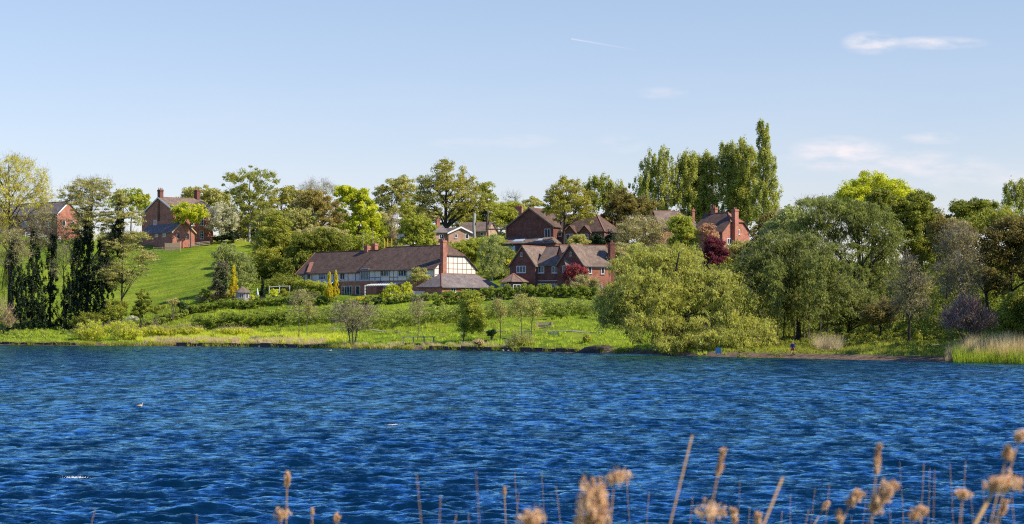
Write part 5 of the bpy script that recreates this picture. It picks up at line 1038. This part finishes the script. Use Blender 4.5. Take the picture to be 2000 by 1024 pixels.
# barbecue
r = gE('barbecue', 363, 428, label='black domed barbecue on a white stand at the end of the garden fence', cat='barbecue')
q = MB(); q.tube([(0, 0, 1.1), (0, 0, 1.2), (0, 0, 1.5), (0, 0, 1.72), (0, 0, 1.8)], [.35, .55, .6, .42, .1], 12); q.build('lid', M['black'], r, True)
for sx in (-.3, .3):
    for sy in (-.25, .25): q = MB(); q.bar((sx * 1.2, sy * 1.2, -.1), (sx, sy, 1.12), .07); q.build('leg', M['white'], r)
q = MB(); q.box(-.5, .5, -.35, .35, .35, .40); q.build('shelf', M['white'], r)
r = gE('garden_parasol', 503, 434, label='closed white parasol standing left of the black cypress', cat='parasol')
q = MB(); q.tube([(0, 0, 0), (0, 0, 2.7)], [.03, .03], 6); q.build('pole', M['wood'], r); q = MB(); q.tube([(0, 0, .8), (.02, 0, 1.3), (0, 0, 2.0), (0, 0, 2.6)], [.2, .24, .14, .02], 10); q.build('canopy', M['white'], r, True)
# pollard trunks
for px, D, pt, pb, lab, rr0 in ((926, 505, 417, 462, 'thick pale pollard trunk without branches in front of the second bungalow', .42), (952, 500, 414, 470, 'slimmer pollard trunk right of the thick pale one', .28)):
    r = gE('pollard_trunk', px, D, label=lab, cat='tree trunk'); H_ = P(px, pt, D).z - r.location.z
    q = MB(); q.tube([(0, 0, -.2), (.05, 0, H_ * .35), (-.1, 0, H_ * .7), (.12, 0, H_ * .98), (.1, 0, H_)], [rr0 * 1.3, rr0, rr0 * .9, rr0 * .95, rr0 * .6], 9); q.build('trunk', M['bark_pale'] if rr0 > .3 else M['bark'], r, True)
    q = MB(); q.tube([(0, 0, H_ * .66), (.35, -.1, H_ * .74), (.55, -.1, H_ * .76)], [.22, .2, .16], 7); q.build('branch_stub', M['bark'], r, True)
# scaffold platform
r = gE('scaffold_platform', 972, 494, label='dark scaffold platform with handrail left of the broad brick gable', cat='scaffold'); zb = P(972, 449, 494).z - r.location.z
q = MB(); q.box(-3.0, 2.2, -1, 1, zb, zb + .25); q.build('deck', M['timber_dark'], r)
for x in (-1.8, -.6, .8, 2.0): q = MB(); q.tube([(x, -.9, -.3), (x, -.9, zb + 1.4)], [.05, .05], 6); q.build('pole', M['wood'], r)
q = MB(); [q.bar((-1.8, -.9, zb + z), (2.0, -.9, zb + z), .07) for z in (.7, 1.3)]; q.build('handrail', M['wood'], r)
# poles
for px, D, pt, lab in ((776, 515, 395, 'tall thin pole in front of the olive trees'), (728, 470, 445, 'thin aerial mast rising behind the roof chimneys'), (709, 468, 452, 'thin green pole left of the roof chimneys')):
    r = gE('utility_pole', px, D, label=lab, cat='pole'); H_ = P(px, pt, D).z - r.location.z; q = MB(); q.tube([(0, 0, -.3), (0, 0, H_ * .5), (0, 0, H_)], [.11, .09, .06], 7); q.build('shaft', M['wood'], r)
    q = MB(); q.bar((-.5, 0, H_ - .3), (.5, 0, H_ - .3), .07); q.build('crossarm', M['wood'], r)
for i, px in enumerate((751, 757, 765)):
    r = gE('yellow_post', px, 486, label=['leftmost of three short yellow posts above the roof ridge', 'middle one of three short yellow posts above the roof ridge', 'rightmost of three short yellow posts above the roof ridge'][i], cat='post', group='yellow posts behind the roof ridge'); q = MB(); H_ = P(px, 467, 486).z - r.location.z; q.tube([(0, 0, -.2), (0, 0, max(H_, 1)), (0, 0, max(H_, 1) + .1)], [.12, .12, .05], 8); q.build('shaft', M['yellow'], r)
# viewing rail on the shore
r = gE('viewing_rail', 818, 341, label='weathered wooden lakeside rail with four posts and a low dark board', cat='railing'); r.location.z = .75
for x in (-2.55, -.95, .9, 2.55): q = MB(); q.box(x - .1, x + .1, -.1, .1, -1.2, 1.25); q.build('post', M['wood'], r)
q = MB(); q.box(-2.75, 2.75, -.16, .16, 1.252, 1.40); q.build('top_rail', M['wood'], r); q = MB(); q.box(-2.4, 2.4, .12, .35, -.2, .25); q.build('low_board', M['timber_dark'], r)
q = MB(); q.box(-2.5, 2.5, -.28, -.11, -.55, -.35); q.build('lower_rail', M['wood'], r)
# benches
r = gE('wooden_bench', 1064, 342, label='broad wooden bench with pale end blocks beside the path', cat='bench')
for x in (-1.28, 1.28): q = MB(); q.box(x - .16, x + .16, -.4, .3, -.1, 1.05); q.build('end_block', M['newwood'], r)
q = MB(); [q.box(-1.1, 1.1, .16, .22, .5 + .13 * i, .6 + .13 * i) for i in range(4)]; q.build('backrest', M['wood'], r); q = MB(); [q.box(-1.1, 1.1, -.32 + .16 * i, -.2 + .16 * i, .42, .47) for i in range(3)]; q.build('seat', M['wood'], r)
q = MB(); q.box(-1.1, 1.1, -.24, -.2, .1, .4); q.build('front_panel', M['wood'], r)
r = gE('green_bench', 1082, 326, R(10), label='dark green slatted park bench on the lawn near the water', cat='bench')
for x in (-.8, .8):
    for y in (-.25, .25): q = MB(); q.bar((x, y, -.1), (x, y, .44 if y < 0 else .5), .07); q.build('leg', M['greenpaint'], r)
    q = MB(); q.bar((x, -.28, .66), (x, .25, .66), .06); q.build('armrest', M['greenpaint'], r)
q = MB(); [q.box(-.88, .88, -.3 + .14 * i, -.19 + .14 * i, .445, .485) for i in range(4)]; q.build('seat', M['greenpaint'], r)
q = MB(); [q.prism([(-.88, .27 + .03 * i, .56 + .12 * i), (.88, .27 + .03 * i, .56 + .12 * i), (.88, .29 + .03 * i, .65 + .12 * i), (-.88, .29 + .03 * i, .65 + .12 * i)], (0, .03, 0)) for i in range(4)]; [q.bar((x, .25, .4), (x, .4, 1.06), .06) for x in (-.8, .8)]; q.build('backrest', M['greenpaint'], r)
# blue sign
M['blue'] = surf('blue_sign', (.015, .09, .22), (.025, .13, .30), 2, rough=.5)
r = empty('notice_board', (X(1403, 270), 270, -.1), label='plain blue notice board on two legs at the edge of the water', cat='sign')
q = MB(); q.box(-.38, .38, -.03, .03, .55, 1.35); q.build('board', M['blue'], r)
for x in (-.28, .28): q = MB(); q.box(x - .04, x + .04, .032, .1, -.6, 1.3); q.build('leg', M['wood'], r)
# stones
rs = random.Random(4)
for px, D, s_, lab in ((1160, 300, .3, 'larger of two pale stones'), (983, 321, .28, 'left pale stone of a pair below the timber edging'), (993, 320.5, .22, 'right pale stone of a pair below the timber edging'), (506, 367, .2, 'pale stone at the foot of the left timber edging')):
    bm_ = bmesh.new(); bmesh.ops.create_icosphere(bm_, subdivisions=2, radius=s_)
    for v_ in bm_.verts: v_.co *= rs.uniform(.8, 1.15); v_.co.z *= .6
    me = bpy.data.meshes.new('stone'); bm_.to_mesh(me); bm_.free(); me.materials.append(M['stone']); o = bpy.data.objects.new('stone', me); C.objects.link(o); o.location = (X(px, D), float(shoreD(px)) - .1, .12); tag(o, lab if 'larger' not in lab else 'single pale stone under the earth mound', 'stone')
# --- walking person at the water edge
def skinned(name, joints, edges, m, parent, sub=2, rootj=0):
    bm_ = bmesh.new(); ly = bm_.verts.layers.skin.verify(); vs_ = []
    for i, (co, rd_) in enumerate(joints):
        v_ = bm_.verts.new(co); v_[ly].radius = (rd_, rd_) if isinstance(rd_, (int, float)) else rd_; v_[ly].use_root = (i == rootj); vs_.append(v_)
    for a, b in edges: bm_.edges.new((vs_[a], vs_[b]))
    me = bpy.data.meshes.new(name); bm_.to_mesh(me); bm_.free(); me.materials.append(m); o = bpy.data.objects.new(name, me); link(o, parent)
    sk = o.modifiers.new('skin', 'SKIN'); sk.use_smooth_shade = True; ss = o.modifiers.new('sub', 'SUBSURF'); ss.levels = ss.render_levels = sub; return o
M['skin'] = surf('skin', (.45, .27, .20), (.55, .34, .25), 8); M['jacket'] = surf('navy_jacket', (.012, .02, .12), (.02, .035, .2), 8); M['shorts'] = surf('red_shorts', (.28, .02, .03), (.4, .04, .05), 8)
M['hair'] = surf('grey_hair', (.10, .08, .07), (.2, .17, .15), 20); M['shoe'] = surf('dark_shoe', (.02, .02, .02), (.05, .05, .05), 8)
Dp = float(shoreD(1548)) + 2.6; pr = empty('person', (X(1548, Dp), Dp, gzs(X(1548, Dp), Dp) + .02), R(-20), label='person in navy jacket and red shorts walking along the shore away from the viewer', cat='person')
J = [((0, 0, .93), .15), ((0, .01, 1.15), .14), ((0, .02, 1.38), .155), ((0, .03, 1.52), .065), ((0, .05, 1.66), .10), ((0, .05, 1.74), .075),
     ((.10, 0, .86), .095), ((.12, .16, .50), .065), ((.12, .06, .10), .042), ((.12, .20, .05), .038), ((-.10, 0, .86), .095), ((-.12, -.02, .48), .065), ((-.12, -.20, .12), .042), ((-.12, -.10, .05), .038),
     ((.19, .02, 1.42), .065), ((.26, -.10, 1.16), .048), ((.25, -.02, .92), .036), ((.25, .0, .83), .038), ((-.19, .02, 1.42), .065), ((-.27, .10, 1.17), .048), ((-.25, .26, .98), .036), ((-.25, .32, .91), .038)]
Ed = [(0, 1), (1, 2), (2, 3), (3, 4), (4, 5), (0, 6), (6, 7), (7, 8), (8, 9), (0, 10), (10, 11), (11, 12), (12, 13), (2, 14), (14, 15), (15, 16), (16, 17), (2, 18), (18, 19), (19, 20), (20, 21)]
# five fingers a hand
for w_, sx in ((17, 1), (21, -1)):
    bp_ = Vector(J[w_][0])
    for k in range(4): J.append(((bp_.x + .005, bp_.y - .03 + .02 * k, bp_.z - .085 + .012 * abs(k - 1.5)), .009)); Ed.append((w_, len(J) - 1))
    J.append(((bp_.x - sx * .01, bp_.y + .05, bp_.z - .02), .010)); Ed.append((w_, len(J) - 1))
skinned('body', J, Ed, M['skin'], pr, 1)
skinned('jacket', [((0, 0, .88), .165), ((0, .01, 1.15), .16), ((0, .02, 1.38), .172), ((0, .03, 1.50), .085), ((.19, .02, 1.42), .08), ((.26, -.10, 1.16), .064), ((.25, -.03, .94), .052), ((-.19, .02, 1.42), .08), ((-.27, .10, 1.17), .064), ((-.25, .25, .99), .052)],
        [(0, 1), (1, 2), (2, 3), (2, 4), (4, 5), (5, 6), (2, 7), (7, 8), (8, 9)], M['jacket'], pr, 2)
skinned('shorts', [((0, 0, .92), .17), ((.10, 0, .84), .112), ((.115, .12, .56), .092), ((-.10, 0, .84), .112), ((-.115, -.02, .55), .092)], [(0, 1), (1, 2), (0, 3), (3, 4)], M['shorts'], pr, 2)
skinned('hair', [((0, .035, 1.70), .095), ((0, .05, 1.77), .075)], [(0, 1)], M['hair'], pr, 2)
for p0, p1 in (((.12, .04, .06), (.12, .20, .04)), ((-.12, -.24, .08), (-.12, -.09, .04))): skinned('shoe', [(p0, .05), (p1, .042)], [(0, 1)], M['shoe'], pr, 2)
# --- water birds
M['feather_pale'] = surf('pale_feather', (.45, .36, .28), (.65, .55, .45), 12); M['feather_brown'] = surf('brown_feather', (.08, .05, .03), (.2, .13, .09), 12); M['bill'] = surf('bill', (.3, .16, .08), (.4, .2, .1), 9)
def bird(px, D, sc_, lab, name='duck', rz=0, m='feather_pale'):
    r = empty(name, (X(px, D), D, .05), rz, label=lab, cat='water bird', group='birds on the lake'); r.scale = (sc_,) * 3
    skinned('body', [((-.26, 0, .10), .03), ((-.16, 0, .06), .085), ((0, 0, .05), .115), ((.13, 0, .07), .09), ((.18, 0, .17), .038), ((.19, 0, .27), .034), ((.22, 0, .33), .05)], [(0, 1), (1, 2), (2, 3), (3, 4), (4, 5), (5, 6)], M[m], r, 2, 2)
    skinned('wing', [((-.22, .0, .13), .025), ((-.05, 0, .13), .085), ((.07, 0, .12), .06)], [(0, 1), (1, 2)], M['feather_brown'], r, 2, 1)
    skinned('crown', [((.215, 0, .36), .032), ((.20, 0, .35), .036), ((.19, 0, .28), .036)], [(0, 1), (1, 2)], M['feather_brown'], r, 1, 1)
    q = MB(); q.tube([(.25, 0, .325), (.36, 0, .315)], [.018, .005], 6); q.build('bill', M['bill'], r)
bird(273, 114, .75, 'long necked brown and buff bird swimming alone on the left of the lake', 'grebe')
bird(645, 318, 1.0, 'small reddish bird on the water near the timber edging'); bird(1027, 299, .9, 'small pale bird close to the bank below the pale green shrub', rz=3.1)
# foam caps
M['foam'] = surf('foam', (.75, .78, .8), (.95, .95, .95), 30)
def foam(px, D, L_, lab, seed):
    rg = np.random.default_rng(seed); n = 420; c = np.stack([rg.normal(0, L_ / 4, n), rg.normal(0, .12, n), np.abs(rg.normal(0, .022, n)) + .075 - .02], 1)
    v_, f_ = quads(c, rg.normal(0, 1, (n, 3)), rg.normal(0, 1, (n, 3)), np.full(n, .014), np.full(n, .022)); o = npmesh('foam', v_, f_, M['foam']); o.location = (X(px, D), D, 0); tag(o, kind='stuff')
for i, (px, D, L_) in enumerate(((148, 62.5, .75), (768, 94, .6))): foam(px, D, L_, '', i)

# ================================================================== FOREGROUND REEDS
M['reed_stem'] = surf('reed_stem', (.34, .19, .06), (.56, .36, .15), 14, stretch=(1, 1, .1)); M['plume'] = leaf('reed_plume', (.62, .40, .20), (.95, .72, .46), trans=.5, nscale=30)
def reed(px, py, D, lean, w_=.0035, head=None, droop=0, lab='thin bare dry reed stalk', seed=0):
    """tip at (px, py) seen at distance D; lean = how far the stem moves sideways (px) by the bottom of the view"""
    rg = np.random.default_rng(seed + int(px)); tip = P(px, py, D); k = (tip.x - X(px + lean, D)) / max(tip.z - P(px, 1024, D).z, .05)
    g0 = gzs(tip.x, D); bx_ = tip.x - k * (tip.z - g0) * .8; r = empty('reed_stalk', (bx_, D, g0), label=lab, cat='reed', group='dry reeds in the foreground')
    b = Vector((0, 0, -.1)); t = tip - r.location; m1 = Vector((t.x - k * (t.z) * .5, rg.normal(0, .03), t.z * .5)); q = MB()
    pts = bez(b, m1, t, 12); q.tube(pts, [w_ * (1.15 - .75 * i / 12) for i in range(13)], 6); q.build('stem', M['reed_stem'], r, True)
    if head:
        hw, hh = head[0] * D / FPX, head[1] * D / FPX; n = int(np.clip(hw * hh * 2.6e5, 200, 4200)); nb = 64
        up = Vector((k, 0, 1)).normalized(); f = np.linspace(0, 1, nb); cx_ = np.stack([t.x + up.x * hh * (f - .5) * 1 + droop * hw * f ** 2, rg.normal(0, hw * .15, nb), t.z + up.z * hh * (f - .55) * (1 - .5 * abs(droop)) - abs(droop) * hh * .5 * f ** 3], 1)
        cx_ += rg.normal(0, hw * .22, (nb, 3)) * np.array([1, 1, .5]); prof = hw * .30 * np.sin(np.pi * (f * .85 + .1)) * rg.uniform(.5, 1.25, nb)
        v_, f_ = leaves(cx_, np.maximum(prof, .003), max(n // 36, 9), .0065, 'poplar', None, rg); npmesh('seed_head', v_, f_, M['plume'], r)
    return r
RE = [(561, 935, 6.5, -2, .004, (12, 26), 0, 'reed with a small pale tuft standing furthest to the left'), (548, 1003, 6.5, 2, .003, (26, 9), .3, 'reed whose small tuft lies sideways near the left'), (657, 1010, 7, 0, .003, (12, 12), 0, 'reed with a tiny button like tuft left of the middle'),
      (610, 998, 8, 1, .003, (5, 12), 0, 'thin reed with a narrow tip beside the tiny tuft'), (1157, 985, 4.2, -4, .006, (62, 96), 0, 'reed with the biggest fluffy brown seed head, in the middle'), (1200, 930, 5, -8, .003, (36, 26), .6, 'reed with a nodding tuft just right of the biggest head'),
      (1038, 1016, 4.6, 0, .005, (46, 34), 0, 'reed with a low wide fluffy head cut by the lower edge'), (1352, 850, 5, -44, .005, None, 0, 'tall bare broken reed leaning right, tallest in the middle'), (1408, 900, 4.6, -26, .003, (11, 52), 0, 'reed with a thin faint drooping plume right of the tall bare one'),
      (1385, 998, 5, 4, .003, (46, 15), .3, 'reed with a flat horizontal tuft low in the view'), (1433, 1006, 5.5, 2, .003, (12, 28), 0, 'reed with a short blurred tuft right of the flat one'), (1529, 932, 4.6, -38, .006, None, 0, 'thick bare reed leaning right with a snapped tip'),
      (1668, 968, 5, -26, .004, (24, 44), .3, 'reed with a loose slanting plume left of the large curled one'), (1722, 965, 4.6, -28, .005, (34, 84), .2, 'reed with a long fluffy slanting seed head'), (1714, 893, 5, -12, .003, (12, 56), 0, 'tall reed with a faint thin plume above the long fluffy one'),
      (1792, 1000, 5, -26, .004, (26, 26), .3, 'reed with a small curled head between the fluffy ones'), (1950, 940, 4.2, -46, .009, (46, 50), .9, 'golden thick reed with a hooked heavy head at the right'), (1968, 882, 4.6, -34, .003, (18, 24), 0, 'reed with a small tuft high at the right'),
      (1992, 850, 4.6, -50, .003, (20, 26), .4, 'reed with the highest tuft at the right edge'), (1612, 988, 6, -22, .003, (10, 14), 0, 'thin leaning reed with small tufts left of the slanting plume'), (1640, 1006, 5, 0, .003, (14, 16), 0, 'reed with a tiny low tuft below the slanting plume'),
      (1480, 1012, 5.5, 0, .003, (13, 22), 0, 'reed with a blurred low tuft left of the thick snapped reed'), (1960, 990, 5, -14, .003, (12, 26), 0, 'reed with a slim plume under the hooked heavy head'), (1880, 965, 5.5, -6, .003, (26, 8), .2, 'reed with a wispy sideways tuft left of the hooked head'), (985, 958, 7, 3, .003, (5, 12), 0, 'slim reed with a tiny tip tuft left of the biggest head')]
for i, a in enumerate(RE): reed(*a[:7], lab=a[7], seed=i)
rr = random.Random(21)
xs = [610, 382, 190, 816, 858, 895, 918, 930, 1003, 1012, 1055, 1087, 1225, 1268, 1353, 1442, 1468, 1526, 1540, 1582, 1590, 1622, 1660, 1690, 1700, 1738, 1755, 1762, 1790, 1808, 1815, 1828, 1855, 1884, 1900, 1922, 1946, 1957, 1975]
for i, x in enumerate(xs):
    reed(x + rr.uniform(-4, 4), rr.uniform(900, 1010) if x > 800 else rr.uniform(985, 1010), rr.uniform(5.5, 9), rr.uniform(-9, 9), rr.uniform(.0009, .0018), lab='thin bare dry reed stalk rising from the bottom of the view', seed=100 + i)
